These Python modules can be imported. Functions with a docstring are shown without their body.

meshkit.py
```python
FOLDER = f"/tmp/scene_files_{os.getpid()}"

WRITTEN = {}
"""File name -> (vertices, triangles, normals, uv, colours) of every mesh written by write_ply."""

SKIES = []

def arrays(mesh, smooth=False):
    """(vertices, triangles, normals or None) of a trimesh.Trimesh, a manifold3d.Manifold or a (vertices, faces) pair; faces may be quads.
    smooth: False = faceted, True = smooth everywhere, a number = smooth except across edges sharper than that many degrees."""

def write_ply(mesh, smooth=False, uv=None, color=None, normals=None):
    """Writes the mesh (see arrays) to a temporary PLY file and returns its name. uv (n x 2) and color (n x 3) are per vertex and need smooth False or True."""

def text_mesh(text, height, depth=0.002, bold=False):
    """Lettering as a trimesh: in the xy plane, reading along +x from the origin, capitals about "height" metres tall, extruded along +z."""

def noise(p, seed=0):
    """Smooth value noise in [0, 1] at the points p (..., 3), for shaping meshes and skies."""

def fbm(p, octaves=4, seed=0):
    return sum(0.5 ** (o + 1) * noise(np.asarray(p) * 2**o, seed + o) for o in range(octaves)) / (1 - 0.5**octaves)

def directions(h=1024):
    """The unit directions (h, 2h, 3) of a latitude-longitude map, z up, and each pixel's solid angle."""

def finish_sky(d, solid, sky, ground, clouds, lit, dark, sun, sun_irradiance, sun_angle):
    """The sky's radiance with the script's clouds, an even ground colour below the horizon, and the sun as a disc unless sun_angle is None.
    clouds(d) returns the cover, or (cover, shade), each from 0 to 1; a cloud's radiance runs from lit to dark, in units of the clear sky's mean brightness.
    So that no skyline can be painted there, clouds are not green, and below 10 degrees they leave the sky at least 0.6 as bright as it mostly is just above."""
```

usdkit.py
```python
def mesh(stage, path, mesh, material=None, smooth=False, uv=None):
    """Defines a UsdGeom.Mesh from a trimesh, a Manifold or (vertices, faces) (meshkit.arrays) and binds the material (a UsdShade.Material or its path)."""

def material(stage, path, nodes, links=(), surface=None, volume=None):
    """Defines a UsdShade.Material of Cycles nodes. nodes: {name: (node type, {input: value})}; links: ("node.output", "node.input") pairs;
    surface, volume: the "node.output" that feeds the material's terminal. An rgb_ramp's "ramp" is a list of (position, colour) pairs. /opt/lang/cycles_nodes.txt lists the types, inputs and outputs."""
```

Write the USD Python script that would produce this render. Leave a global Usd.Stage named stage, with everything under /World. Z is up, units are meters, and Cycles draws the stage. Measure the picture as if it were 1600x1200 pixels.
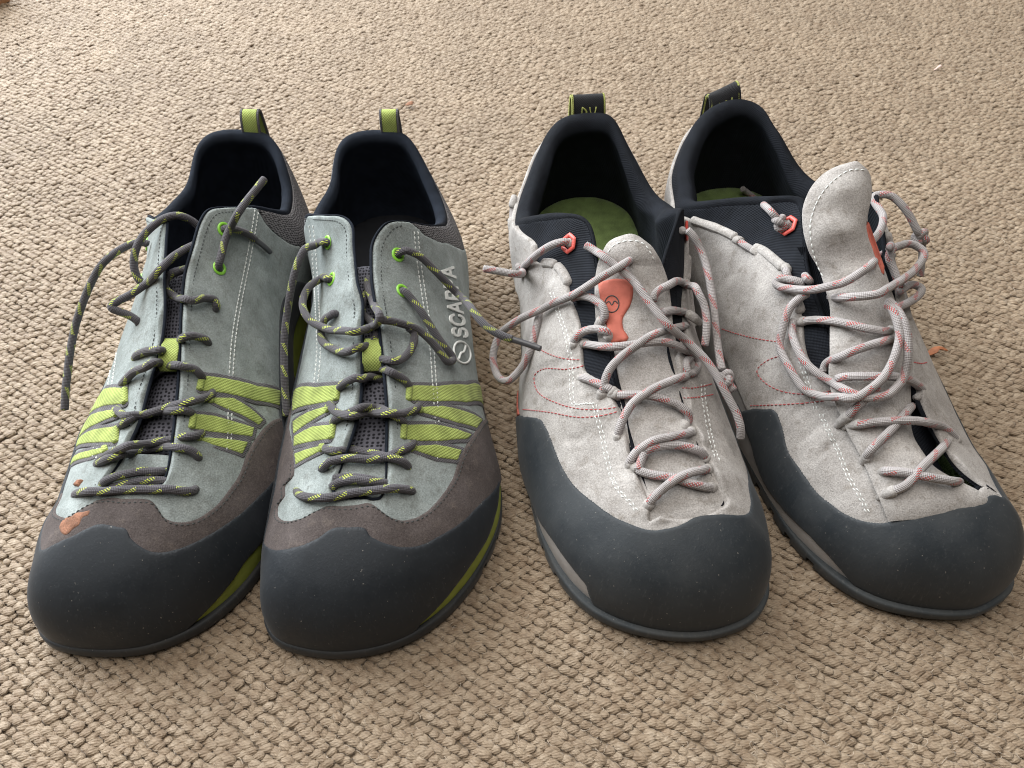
import math, random
import numpy as np
import trimesh, shapely, manifold3d
from shapely.geometry import Polygon, LineString
from scipy.interpolate import Akima1DInterpolator, CubicSpline
from scipy.spatial import Delaunay, cKDTree
import usdkit, meshkit
from pxr import Usd, UsdGeom, UsdLux, UsdShade, Gf, Sdf, Vt

stage = Usd.Stage.CreateInMemory()
UsdGeom.SetStageUpAxis(stage, UsdGeom.Tokens.z)
UsdGeom.SetStageMetersPerUnit(stage, 1.0)
UsdGeom.Xform.Define(stage, '/World')
UsdGeom.Scope.Define(stage, '/World/Looks')
rng = np.random.default_rng(7)

# ------------------------------------------------------------------ camera
CAM_H, CAM_PITCH, CAM_F = .366, math.radians(47.0), 1350.0     # height (m), tilt below the horizon, focal length in pixels of the 1600 wide photograph
cam = UsdGeom.Camera.Define(stage, '/World/camera')
cam.AddTranslateOp().Set(Gf.Vec3d(0, 0, CAM_H))
cam.AddRotateXOp().Set(90 - math.degrees(CAM_PITCH))
cam.CreateHorizontalApertureAttr(36.0)
cam.CreateVerticalApertureAttr(27.0)
cam.CreateFocalLengthAttr(36.0 * CAM_F / 1600)
cam.CreateClippingRangeAttr(Gf.Vec2f(0.01, 20))
cam.CreateExposureAttr(0.0)
cam.CreateFStopAttr(22.0); cam.CreateFocusDistanceAttr(.45)

# ------------------------------------------------------------------ light: a big window to the left behind the shoes, and the pale ceiling that returns it
def rect_light(name, pos, target, w, h, power, color):
    l = UsdLux.RectLight.Define(stage, '/World/' + name)
    z = np.array(pos, float) - np.array(target, float); z /= np.linalg.norm(z)
    x = np.cross([0, 0, 1.0], z); x /= np.linalg.norm(x)
    y = np.cross(z, x)
    m = Gf.Matrix4d(*x, 0, *y, 0, *z, 0, *pos, 1)
    l.AddTransformOp().Set(m)
    l.CreateWidthAttr(w); l.CreateHeightAttr(h); l.CreateNormalizeAttr(True)
    l.CreateIntensityAttr(power); l.CreateColorAttr(Gf.Vec3f(*color))
    return l
rect_light('window_light', (-1.05, 1.2, .85), (0, .4, .03), 1.8, 1.3, 26.0, (.92, .965, 1.0))
rect_light('ceiling_light', (-.25, .5, 2.3), (0, .36, 0), 3.0, 3.0, 30.0, (1.0, .955, .9))

# ------------------------------------------------------------------ helpers: naming and describing
used = {}
def numbered(path):
    n = used.get(path, 0); used[path] = n + 1
    return path if n == 0 else f'{path}_{n:03d}'
def describe(p, label=None, cat=None, group=None, kind=None):
    for k, v in (('label', label), ('category', cat), ('group', group), ('kind', kind)):
        if v: p.SetCustomDataByKey(k, v)
def thing(name, label, cat, group=None, loc=(0, 0, 0)):
    x = UsdGeom.Xform.Define(stage, numbered('/World/' + name))
    if any(loc): x.AddTranslateOp().Set(Gf.Vec3d(*map(float, loc)))
    x.GetPrim().SetCustomDataByKey('label', label)
    describe(x.GetPrim(), label, cat, group)
    x.origin = np.array(loc, float)
    return x
def put(parent, name, mesh, mat, smooth=40, uv=None, origin=(0, 0, 0), label=None, kind=None):
    """one Mesh prim under the prim parent; mesh in world metres, origin = the thing's base"""
    v, f = (mesh.vertices, mesh.faces) if hasattr(mesh, 'vertices') else mesh
    v = np.asarray(v, float) - np.asarray(origin, float)
    path = numbered(str(parent) + '/' + name)
    m = usdkit.mesh(stage, path, (v, np.asarray(f)), mat, smooth=True if uv is not None else smooth, uv=uv)
    describe(m.GetPrim(), label=label, kind=kind)
    return path

# ------------------------------------------------------------------ helpers: view rays (they carry the traced outlines onto the modelled shoes)
CAM = np.array([0, 0, CAM_H])
def rays(px):
    px = np.atleast_2d(np.asarray(px, float))
    dx, du = (px[:, 0] - 800) / CAM_F, -(px[:, 1] - 600) / CAM_F
    c, s = math.cos(CAM_PITCH), math.sin(CAM_PITCH)
    d = np.stack([dx, c + s * du, -s + c * du], 1)
    return d / np.linalg.norm(d, axis=1, keepdims=True)
def proj(p):
    q = np.asarray(p, float) - CAM
    c, s = math.cos(CAM_PITCH), math.sin(CAM_PITCH)
    z = q[..., 1] * c - q[..., 2] * s
    return np.stack([800 + CAM_F * q[..., 0] / z, 600 - CAM_F * (q[..., 1] * s + q[..., 2] * c) / z], -1)
def at_z(px, z):
    d = rays(px); z = np.broadcast_to(z, (len(d),))
    return CAM + d * ((z - CAM_H) / d[:, 2])[:, None]
def cast(px, V, F):
    """first hit of each view ray on the triangles: (distance, triangle, barycentric), distance nan where it misses"""
    d = rays(px); n = len(d)
    a, b, c = V[F[:, 0]], V[F[:, 1]], V[F[:, 2]]
    P = proj(V); lo = np.minimum(np.minimum(P[F[:, 0]], P[F[:, 1]]), P[F[:, 2]]); hi = np.maximum(np.maximum(P[F[:, 0]], P[F[:, 1]]), P[F[:, 2]])
    px = np.atleast_2d(np.asarray(px, float))
    T, I, B = np.full(n, np.nan), np.full(n, -1), np.zeros((n, 3))
    for i in range(n):
        k = np.nonzero((lo[:, 0] <= px[i, 0]) & (hi[:, 0] >= px[i, 0]) & (lo[:, 1] <= px[i, 1]) & (hi[:, 1] >= px[i, 1]))[0]
        if not len(k): continue
        e1, e2 = b[k] - a[k], c[k] - a[k]
        h = np.cross(d[i], e2); det = (e1 * h).sum(1); det[np.abs(det) < 1e-18] = 1e-18
        s = CAM - a[k]; u = (s * h).sum(1) / det; q = np.cross(s, e1); v = (q @ d[i]) / det; t = (e2 * q).sum(1) / det
        ok = (u >= -1e-6) & (v >= -1e-6) & (u + v <= 1 + 1e-6) & (t > 0)
        if ok.any():
            j = np.nonzero(ok)[0][np.argmin(t[ok])]
            T[i], I[i], B[i] = t[j], k[j], (1 - u[j] - v[j], u[j], v[j])
    return T, I, B

# ------------------------------------------------------------------ the last: a shoe's body as a surface (a, v); a runs round the sole from the heel by the left side, the toe and the right side, v from the sole edge (0) to the rim (1)
Z0 = 6.5                                                   # height of the sole edge (mm)
class Last:
    def __init__(self, toe, heel, stations):
        a, b = np.array(toe) / 1e3, np.array(heel) / 1e3
        self.o = np.array([*a, 0]); d = (b - a) / np.linalg.norm(b - a)
        self.ey = np.array([*d, 0]); self.ex = np.array([d[1], -d[0], 0]); self.ez = np.array([0, 0, 1.0])
        S = [(*s, {})[:3] for s in stations]
        B = np.array([(*s[0], Z0) for s in S]); R = np.array([s[1] for s in S], float)
        n = len(S)
        out = np.roll(B, 1, 0) - np.roll(B, -1, 0); out = np.stack([-out[:, 1], out[:, 0], 0 * out[:, 0]], 1)
        out /= np.linalg.norm(out, axis=1, keepdims=True)
        if (out[0] * [0, 1, 0]).sum() < 0: out = -out
        self.out = out
        P1, P2 = B.copy(), R.copy()
        for i, s in enumerate(S):
            o = dict(o1=3, h=.45, o2=1.5, k=.25, f=.45); o.update(s[2])
            H = R[i, 2] - Z0
            P1[i] += out[i] * o['o1']; P1[i, 2] += o['h'] * H
            g = (B[i] - R[i]) * [1, 1, 0]
            P2[i] += g * o['f'] + out[i] * o['o2']; P2[i, 2] -= o['k'] * H
        seg = np.linalg.norm(np.diff(np.vstack([B, B[:1]]), axis=0), axis=1)
        rs = np.linalg.norm(np.diff(np.vstack([R, R[:1]]), axis=0), axis=1)
        seg = np.maximum(seg, .6 * rs)                     # corners of the rim get room too
        A = np.concatenate([[0], np.cumsum(seg)])
        self.L = A[-1]; self.A = A[:-1]
        C = np.concatenate([B, P1, P2, R], 1)
        k = 4
        AA = np.concatenate([A[-1 - k:-1] - self.L, A[:-1], A[:k + 1] + self.L])
        CC = np.concatenate([C[-k:], C, C[:k + 1]])
        self.f = Akima1DInterpolator(AA, CC)
    def local(self, a, v):
        a = np.mod(np.asarray(a, float), self.L); v = np.asarray(v, float)[..., None]
        c = self.f(a); p0, p1, p2, p3 = c[..., 0:3], c[..., 3:6], c[..., 6:9], c[..., 9:12]
        w = 1 - v
        return w**3 * p0 + 3 * w * w * v * p1 + 3 * w * v * v * p2 + v**3 * p3
    def world(self, l):
        l = np.asarray(l, float) / 1e3
        return self.o + l[..., :1] * self.ex + l[..., 1:2] * self.ey + l[..., 2:3] * self.ez
    def inv(self, w):
        q = np.asarray(w, float) - self.o
        return np.stack([q @ self.ex, q @ self.ey, q[..., 2]], -1) * 1e3
    def p(self, a, v): return self.world(self.local(a, v))
    def normal(self, a, v):
        a, v = np.asarray(a, float), np.asarray(v, float)
        da = self.local(a + .8, v) - self.local(a - .8, v); dv = self.local(a, np.minimum(v + .01, 1.2)) - self.local(a, v - .01)
        n = np.cross(da, dv); n /= np.maximum(np.linalg.norm(n, axis=-1, keepdims=True), 1e-9)
        return n[..., :1] * self.ex + n[..., 1:2] * self.ey + n[..., 2:3] * self.ez
    def grid(self, na=300, nv=44, v1=1.0):
        if getattr(self, '_g', None) is None:
            a = np.linspace(0, self.L, na); v = np.linspace(0, v1, nv)
            AA, VV = np.meshgrid(a, v, indexing='ij')
            V = self.p(AA, VV).reshape(-1, 3)
            i = np.arange(na * nv).reshape(na, nv)
            q = np.stack([i[:-1, :-1], i[:-1, 1:], i[1:, 1:], i[1:, :-1]], -1).reshape(-1, 4)
            F = np.vstack([q[:, [0, 1, 2]], q[:, [0, 2, 3]]])
            self._g = (V, F, np.stack([AA, VV], -1).reshape(-1, 2))
        return self._g
    def hit(self, px):
        """traced points -> (a, v) on the shoe; a point just off the silhouette takes the nearest surface"""
        V, F, UV = self.grid()
        T, I, B = cast(px, V, F)
        r = (UV[F[I]] * B[..., None]).sum(1)
        miss = np.isnan(T)
        if miss.any():
            P = proj(V)
            d2 = ((P[None] - np.atleast_2d(px)[miss][:, None])**2).sum(-1)
            r[miss] = UV[d2.argmin(1)]
        return r
VS = 75.0                                                  # v in rough millimetres, for distances in the (a, v) sheet
def spline2(pts, n=6, closed=False, tension=True):
    pts = np.asarray(pts, float)
    if closed: q = np.vstack([pts[-3:], pts, pts[:4]])
    else: q = pts
    t = np.concatenate([[0], np.cumsum(np.maximum(np.linalg.norm(np.diff(q, axis=0), axis=1), 1e-6)**.5)])
    f = Akima1DInterpolator(t, q)
    if closed: t0, t1 = t[3], t[3 + len(pts)]
    else: t0, t1 = t[0], t[-1]
    tt = np.linspace(t0, t1, n * len(pts))
    return f(tt[:-1] if closed else tt)

def panel(last, poly, t=1.2, base=0.0, r=1.6, step=1.7, bottom=-.5, rough=0.0, fn=None, seed=0, crease=None):
    """a sheet of thickness t mm laid on the last over the polygon (in a, v*VS): rounded edges, closed underneath. Returns vertices, faces, uv (mm)"""
    pg = poly if hasattr(poly, 'exterior') else Polygon(poly)
    if not pg.is_valid: pg = pg.buffer(0)
    if pg.geom_type == 'MultiPolygon': pg = max(pg.geoms, key=lambda g: g.area)
    bl = []
    for ringc in [pg.exterior, *pg.interiors]:
        n = max(8, int(ringc.length / (step * .7)))
        bl.append(np.array([ringc.interpolate(i / n, normalized=True).coords[0] for i in range(n)]))
    bd = np.vstack(bl)
    x0, y0, x1, y1 = pg.bounds
    gx, gy = np.meshgrid(np.arange(x0, x1, step), np.arange(y0, y1, step * .866))
    gx[1::2] += step / 2
    g = np.stack([gx.ravel(), gy.ravel()], 1)
    inner = pg.buffer(-step * .45)
    g = g[shapely.contains_xy(inner, g[:, 0], g[:, 1])] if not inner.is_empty else g[:0]
    # finer rows along the edge, so that it can round off
    for d in (r * .25, r * .6):
        ib = pg.buffer(-d)
        for gg in getattr(ib, 'geoms', [ib]):
            if gg.is_empty: continue
            for ringc in [gg.exterior, *gg.interiors]:
                n = max(6, int(ringc.length / (step * .8)))
                g = np.vstack([g, [ringc.interpolate(i / n, normalized=True).coords[0] for i in range(n)]])
    pts = np.vstack([bd, g]); nb = len(bd)
    pts[nb:] += np.random.default_rng(seed).uniform(-.02, .02, (len(pts) - nb, 2))
    tri = Delaunay(pts).simplices
    cen = pts[tri].mean(1)
    tri = tri[shapely.contains_xy(pg, cen[:, 0], cen[:, 1])]
    ar = np.cross(np.append(pts[tri[:, 1]] - pts[tri[:, 0]], np.zeros((len(tri), 1)), 1), np.append(pts[tri[:, 2]] - pts[tri[:, 0]], np.zeros((len(tri), 1)), 1))[:, 2]
    tri = tri[np.abs(ar) > 1e-7]; ar = ar[np.abs(ar) > 1e-7]
    tri[ar < 0] = tri[ar < 0][:, ::-1]
    a, v = pts[:, 0], pts[:, 1] / VS
    p = last.p(a, v); nrm = last.normal(a, v)
    d = cKDTree(p[:nb]).query(p)[0] * 1e3
    e = np.sqrt(np.clip(1 - (1 - np.minimum(d / r, 1))**2, 0, 1))
    o = base + bottom * .4 + (t - bottom * .4) * e
    if rough: o = o + rough * e * (meshkit.fbm(p * 1e3 / 9 + seed * 13.7, 3, seed) - .5) * 2
    if fn is not None: o = o + fn(p, last.inv(p), a, v, d) * e
    top = p + nrm * (o / 1e3)[:, None]
    lo = p + nrm * ((base + bottom * (.4 + .6 * e)) / 1e3)[:, None]
    n = len(pts); idx = np.arange(n) + n; idx[:nb] = np.arange(nb)
    V = np.vstack([top, lo]); F = np.vstack([tri, idx[tri][:, ::-1]])
    used_v = np.unique(F); re = np.full(len(V), -1); re[used_v] = np.arange(len(used_v))
    uv = np.vstack([pts, pts])[used_v]
    return V[used_v], re[F], uv

def tube(pts, r, n=10, cap=True, flat=1.0, up=None, v0=0.0):
    """tube along points (world m), radius r (m, scalar or per point); uv = (turns, length in mm)"""
    pts = np.asarray(pts, float); m = len(pts); r = np.broadcast_to(r, (m,)).astype(float)
    T = np.gradient(pts, axis=0); T /= np.maximum(np.linalg.norm(T, axis=1, keepdims=True), 1e-12)
    N = np.zeros_like(T); u = np.array([0, 0, 1.0]) if abs(T[0, 2]) < .9 else np.array([1.0, 0, 0])
    if up is not None: u = np.asarray(up, float)
    for i in range(m):
        u = u - T[i] * (u @ T[i]); l = np.linalg.norm(u)
        if l < 1e-6: u = np.cross(T[i], [1, .3, .2]); l = np.linalg.norm(u)
        u = u / l; N[i] = u
    Bn = np.cross(T, N)
    th = np.linspace(0, 2 * np.pi, n + 1)
    ring = np.cos(th)[None, :, None] * Bn[:, None] + np.sin(th)[None, :, None] * N[:, None] * flat
    V = pts[:, None] + ring * r[:, None, None]
    s = np.concatenate([[0], np.cumsum(np.linalg.norm(np.diff(pts, axis=0), axis=1))]) * 1e3 + v0
    uv = np.stack(np.broadcast_arrays(th[None] / (2 * np.pi), s[:, None]), -1).reshape(-1, 2)
    i = np.arange(m * (n + 1)).reshape(m, n + 1)
    F = np.vstack([np.stack([i[:-1, :-1], i[:-1, 1:], i[1:, 1:]], -1).reshape(-1, 3), np.stack([i[:-1, :-1], i[1:, 1:], i[1:, :-1]], -1).reshape(-1, 3)])
    V = V.reshape(-1, 3)
    if cap:
        c0 = len(V)
        V = np.vstack([V, pts[0] - T[0] * r[0] * .35, pts[-1] + T[-1] * r[-1] * .35]); uv = np.vstack([uv, [0, s[0]], [0, s[-1]]])
        F = np.vstack([F, [[c0, i[0, k + 1], i[0, k]] for k in range(n)], [[c0 + 1, i[-1, k], i[-1, k + 1]] for k in range(n)]])
    return V, F, uv
def curve(pts, step=.0007):
    """smooth curve through points, sampled evenly"""
    pts = np.asarray(pts, float)
    t = np.concatenate([[0], np.cumsum(np.maximum(np.linalg.norm(np.diff(pts, axis=0), axis=1), 1e-7)**.6)])
    if len(pts) > 2: f = CubicSpline(t, pts) if len(pts) < 4 else Akima1DInterpolator(t, pts)
    else: f = lambda x: pts[0] + (pts[1] - pts[0]) * (np.asarray(x)[:, None] / t[-1])
    q = f(np.linspace(0, t[-1], max(20, 30 * len(pts))))
    s = np.concatenate([[0], np.cumsum(np.linalg.norm(np.diff(q, axis=0), axis=1))])
    m = max(4, int(s[-1] / step))
    q = np.stack([np.interp(np.linspace(0, s[-1], m), s, q[:, k]) for k in range(3)], 1)
    return q
def cat(parts):
    V, F, U, n = [], [], [], 0
    for p in parts:
        V.append(p[0]); F.append(np.asarray(p[1]) + n); U.append(p[2]); n += len(p[0])
    return np.vstack(V), np.vstack(F), np.vstack(U)
# ------------------------------------------------------------------ the four shoes' bodies: ((sole edge c, s), (rim c, s, z), bulge) in mm; c to the viewer's right, s from the toe tip to the heel
toe_ = dict(o1=4, h=.62, o2=0, k=.13, f=.5)
toes = dict(o1=4, h=.62, o2=0, k=.16, f=.5)
col_ = dict(o1=3, h=.35, o2=5, k=.3, f=.3)
ins_ = dict(o1=3, h=.5, o2=1, k=.22, f=.5)
LAST = {}
LAST[2] = Last((-63, 176), (-79, 472), [
    ((0, 297), (-3, 291, 88), col_), ((-20, 291), (-18, 289, 87), col_), ((-31, 277), (-27, 281, 82), col_), ((-35, 258), (-31, 262, 71), col_), ((-37, 240), (-38, 246, 66), col_),
    ((-38, 225), (-41, 230, 68), col_), ((-38, 208), (-35, 209, 88), ins_), ((-38, 195), (-22, 192, 100), ins_), ((-38, 180), (-9, 178, 106), ins_), ((-40, 168), (-7, 166, 100), ins_), ((-42, 150), (-5, 148, 94), ins_),
    ((-44, 132), (-2, 134, 88), ins_), ((-46, 112), (-2, 114, 80.5), ins_), ((-48, 95), (-2, 96, 73), ins_), ((-49, 78), (-4, 79, 67.5), ins_), ((-49, 60), (-9, 62, 61.5), ins_),
    ((-48, 42), (-13, 50, 58), toes), ((-46.5, 24), (-11, 46, 57), toe_), ((-43, 11), (-8, 44.5, 57), toe_), ((-30, 3), (-5, 44, 57), toe_), ((-12, 0), (-2, 44, 57), toe_), ((5, 2), (1, 44, 57), toe_), ((23, 10), (4, 43, 57), toe_), ((40, 26), (7, 43, 57), toe_),
    ((53, 47), (10, 48, 58), toes), ((60, 68), (11, 66, 63), ins_), ((60, 88), (11, 85, 70), ins_), ((56, 110), (9, 107, 78), ins_), ((53.5, 126), (7, 124, 85), ins_), ((51.5, 145), (4, 143, 92), dict(ins_, o1=4)),
    ((50, 162), (3, 162, 99), dict(ins_, o1=4)), ((49, 176), (9, 175, 105), dict(ins_, o1=4)), ((48, 186), (20, 183, 101), dict(ins_, o1=4)), ((47.5, 197), (29, 193, 91), dict(ins_, o1=4)), ((46.5, 212), (36, 213, 75.5), dict(col_, o2=10)), ((44, 232), (38, 236, 65), dict(col_, o2=11)), ((40, 253), (34, 255, 67), dict(col_, o2=8)), ((35, 272), (27, 270, 75), col_), ((23, 290), (17, 286, 85), col_)])
LAST[1] = Last((-167, 176), (-162, 472), [
    ((0, 297), (-3, 291, 88), col_), ((-20, 291), (-18, 289, 87), col_), ((-31, 277), (-27, 281, 82), col_), ((-35, 258), (-31, 260, 70), col_), ((-37, 240), (-38, 245, 66), col_),
    ((-38, 225), (-41, 226, 70), col_), ((-39, 208), (-31, 204, 89), ins_), ((-40, 195), (-21, 190, 98), ins_), ((-41, 180), (-9, 179, 105.5), ins_), ((-43, 165), (-7, 163, 100), ins_), ((-45, 150), (-5, 149, 95), ins_),
    ((-47, 132), (-2, 133, 88.5), ins_), ((-50, 112), (-1, 113, 80), ins_), ((-53, 95), (-3, 95, 73), ins_), ((-52, 78), (-4, 79, 67.5), ins_), ((-51, 62), (-8, 64, 62), ins_),
    ((-49.5, 42), (-14, 51, 58), toes), ((-46.5, 22), (-11, 49, 58), toe_), ((-43, 9), (-8, 48, 58), toe_), ((-32, 2), (-5, 47.5, 58), toe_), ((-16, 0), (-2, 47, 58), toe_), ((0, 1), (2, 47, 58), toe_), ((16, 7), (6, 47, 58), toe_), ((30, 18), (9, 48, 58), toe_),
    ((43, 38), (13, 51, 59), toes), ((50, 60), (14, 64, 62.5), ins_), ((53, 84), (13, 84, 70), ins_), ((52, 104), (11, 102, 76), ins_), ((48, 126), (8, 125, 85), ins_), ((44, 148), (6, 147, 94), ins_),
    ((41, 164), (7, 164, 100), ins_), ((39, 180), (10, 182, 107), ins_), ((39, 193), (17, 195, 102), ins_), ((39, 206), (25, 210, 91), ins_), ((39, 220), (32, 226, 76), dict(col_, o2=9)), ((39, 238), (34, 242, 67), dict(col_, o2=11)), ((38, 256), (32, 259, 69), dict(col_, o2=8)), ((34, 273), (28, 271, 76), col_), ((22, 290), (18, 287, 85), col_)])
LAST[3] = Last((76, 184), (46, 488), [
    ((0, 305), (0, 299, 90), dict(col_, o2=7)), ((-22, 299), (-17, 296, 89), dict(col_, o2=7)), ((-37, 282), (-30, 283, 83), dict(col_, o2=9)), ((-43, 262), (-41, 263, 71), dict(col_, o2=9)), ((-46, 243), (-48, 245, 66), dict(col_, o2=8)),
    ((-48, 222), (-51, 223, 69), dict(col_, o2=5)), ((-50, 202), (-41, 201, 87), ins_), ((-51, 190), (-30, 186, 99), ins_), ((-52, 175), (-21, 172, 103), ins_), ((-54, 162), (-20, 162, 99), ins_), ((-57, 146), (-20, 148, 94), ins_),
    ((-59, 130), (-20, 133, 88), ins_), ((-60, 112), (-19, 115, 81), ins_), ((-60, 95), (-19, 97, 74), ins_), ((-58, 78), (-17, 78, 67), ins_), ((-56, 62), (-16, 60, 61.5), ins_),
    ((-51, 43), (-13, 42, 57), toes), ((-43, 26), (-10, 32, 54), toe_), ((-31, 13), (-6, 29, 53.5), toe_), ((-14, 4), (-1, 28, 53.5), toe_), ((5, 0), (5, 28, 53.5), toe_), ((22, 2), (11, 29, 53.5), toe_), ((35, 9), (17, 31, 54), toe_), ((42, 22), (20, 35, 54.5), toe_),
    ((45, 42), (17, 48, 58), toes), ((46, 62), (14, 62, 62), ins_), ((45, 84), (11, 84, 69), ins_), ((43, 104), (9, 104, 77), ins_), ((41, 122), (9, 122, 84), ins_), ((38, 142), (11, 141, 91.5), ins_),
    ((37, 158), (18, 158, 98), ins_), ((36, 172), (26, 174, 104), ins_), ((36, 184), (31, 184, 100), ins_), ((36, 198), (34, 199, 87), ins_), ((36, 216), (38, 216, 75), col_), ((37, 236), (38, 236, 66), col_), ((36, 256), (31, 255, 68), col_), ((33, 276), (23, 275, 78), dict(col_, o2=7)), ((21, 296), (15, 294, 88), dict(col_, o2=7))])
LAST[4] = Last((198, 193), (137, 500), [
    ((0, 309), (0, 309, 91), dict(col_, o2=7)), ((-22, 305), (-17, 304, 90), dict(col_, o2=7)), ((-37, 290), (-31, 294, 86), dict(col_, o2=9)), ((-43, 270), (-45, 276, 76), dict(col_, o2=9)), ((-46, 250), (-52, 252, 69), dict(col_, o2=7)),
    ((-48, 230), (-54, 232, 73), dict(col_, o2=4)), ((-50, 212), (-41, 214, 86), ins_), ((-51, 196), (-27, 196, 98), ins_), ((-52, 180), (-16, 182, 105), ins_), ((-54, 164), (-20, 166, 101), ins_), ((-56, 148), (-25, 149, 96), ins_),
    ((-56, 130), (-26, 132, 88), ins_), ((-56, 112), (-25, 114, 81), ins_), ((-55, 96), (-22, 97, 74), ins_), ((-54, 80), (-19, 80, 67.5), ins_), ((-52, 62), (-16, 62, 62), ins_),
    ((-46, 42), (-13, 44, 57), toes), ((-38, 27), (-10, 34, 54), toe_), ((-26, 14), (-6, 31, 53.5), toe_), ((-11, 6), (-1, 29, 53.5), toe_), ((7, 1), (5, 28, 53.5), toe_), ((23, 3.5), (12, 30, 53.5), toe_), ((35, 11), (18, 33, 54), toe_), ((39.5, 25), (17, 32, 54), toe_),
    ((43.5, 45), (9, 46, 57.5), toes), ((46, 68), (7, 68, 63), ins_), ((47, 90), (7, 89, 71), ins_), ((47, 110), (10, 110, 79), ins_), ((46, 128), (14, 128, 86), ins_), ((43, 146), (18, 146, 93), ins_),
    ((41, 160), (22, 160, 99), ins_), ((39, 176), (25, 176, 106), ins_), ((38, 188), (31, 190, 99), ins_), ((38, 202), (36, 204, 88), ins_), ((38, 220), (38, 222, 75), col_), ((37, 240), (36, 242, 67), col_), ((36, 260), (28, 262, 70), col_), ((33, 282), (20, 284, 82), dict(col_, o2=7)), ((21, 303), (14, 302, 89), dict(col_, o2=7))])
# ------------------------------------------------------------------ materials
def M(name, nodes, links, surface='p.BSDF'):
    return usdkit.material(stage, '/World/Looks/' + name, nodes, links, surface=surface)
def suede(name, c1, c2, dirt, fuzz=.16, scale=1.0, grime=.5):
    return M(name, {
        'g': ('geometry', {}), 'n1': ('noise_texture', {'scale': 55 * scale, 'detail': 5, 'roughness': .6}), 'n2': ('noise_texture', {'scale': 1500, 'detail': 3, 'roughness': .7}),
        'n3': ('noise_texture', {'scale': 190 * scale, 'detail': 4, 'roughness': .7}), 'r1': ('rgb_ramp', {'ramp': [(.36, c2), (.6, c1), (.72, tuple(1.18 * x for x in c1))]}), 'r3': ('rgb_ramp', {'ramp': [(.53, (0, 0, 0)), (.7, (1, 1, 1))]}),
        'r2': ('rgb_ramp', {'ramp': [(.3, (.62, .62, .62)), (.7, (1.25, 1.25, 1.25))]}),
        'mx': ('mix', {'mix_type': 'mix', 'color2': dirt}), 'mm': ('math', {'math_type': 'multiply', 'value2': grime}), 'ml': ('mix', {'mix_type': 'multiply', 'fac': 1.0}),
        'b': ('bump', {'strength': .5, 'distance': .0004}), 'b2': ('bump', {'strength': .35, 'distance': .0012}),
        'p': ('principled_bsdf', {'roughness': .95, 'specular_ior_level': .15, 'sheen_weight': fuzz, 'sheen_roughness': .5, 'sheen_tint': tuple(min(1, 1.6 * x + .15) for x in c1)})},
        [('g.position', 'n1.vector'), ('g.position', 'n2.vector'), ('g.position', 'n3.vector'), ('n1.fac', 'r1.fac'), ('n3.fac', 'r3.fac'), ('n2.fac', 'r2.fac'), ('r1.color', 'mx.color1'), ('r3.color', 'mm.value1'), ('mm.value', 'mx.fac'),
         ('mx.color', 'ml.color1'), ('r2.color', 'ml.color2'), ('ml.color', 'p.base_color'), ('n2.fac', 'b.height'), ('n3.fac', 'b2.height'), ('b2.normal', 'b.normal'), ('b.normal', 'p.normal')])
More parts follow.
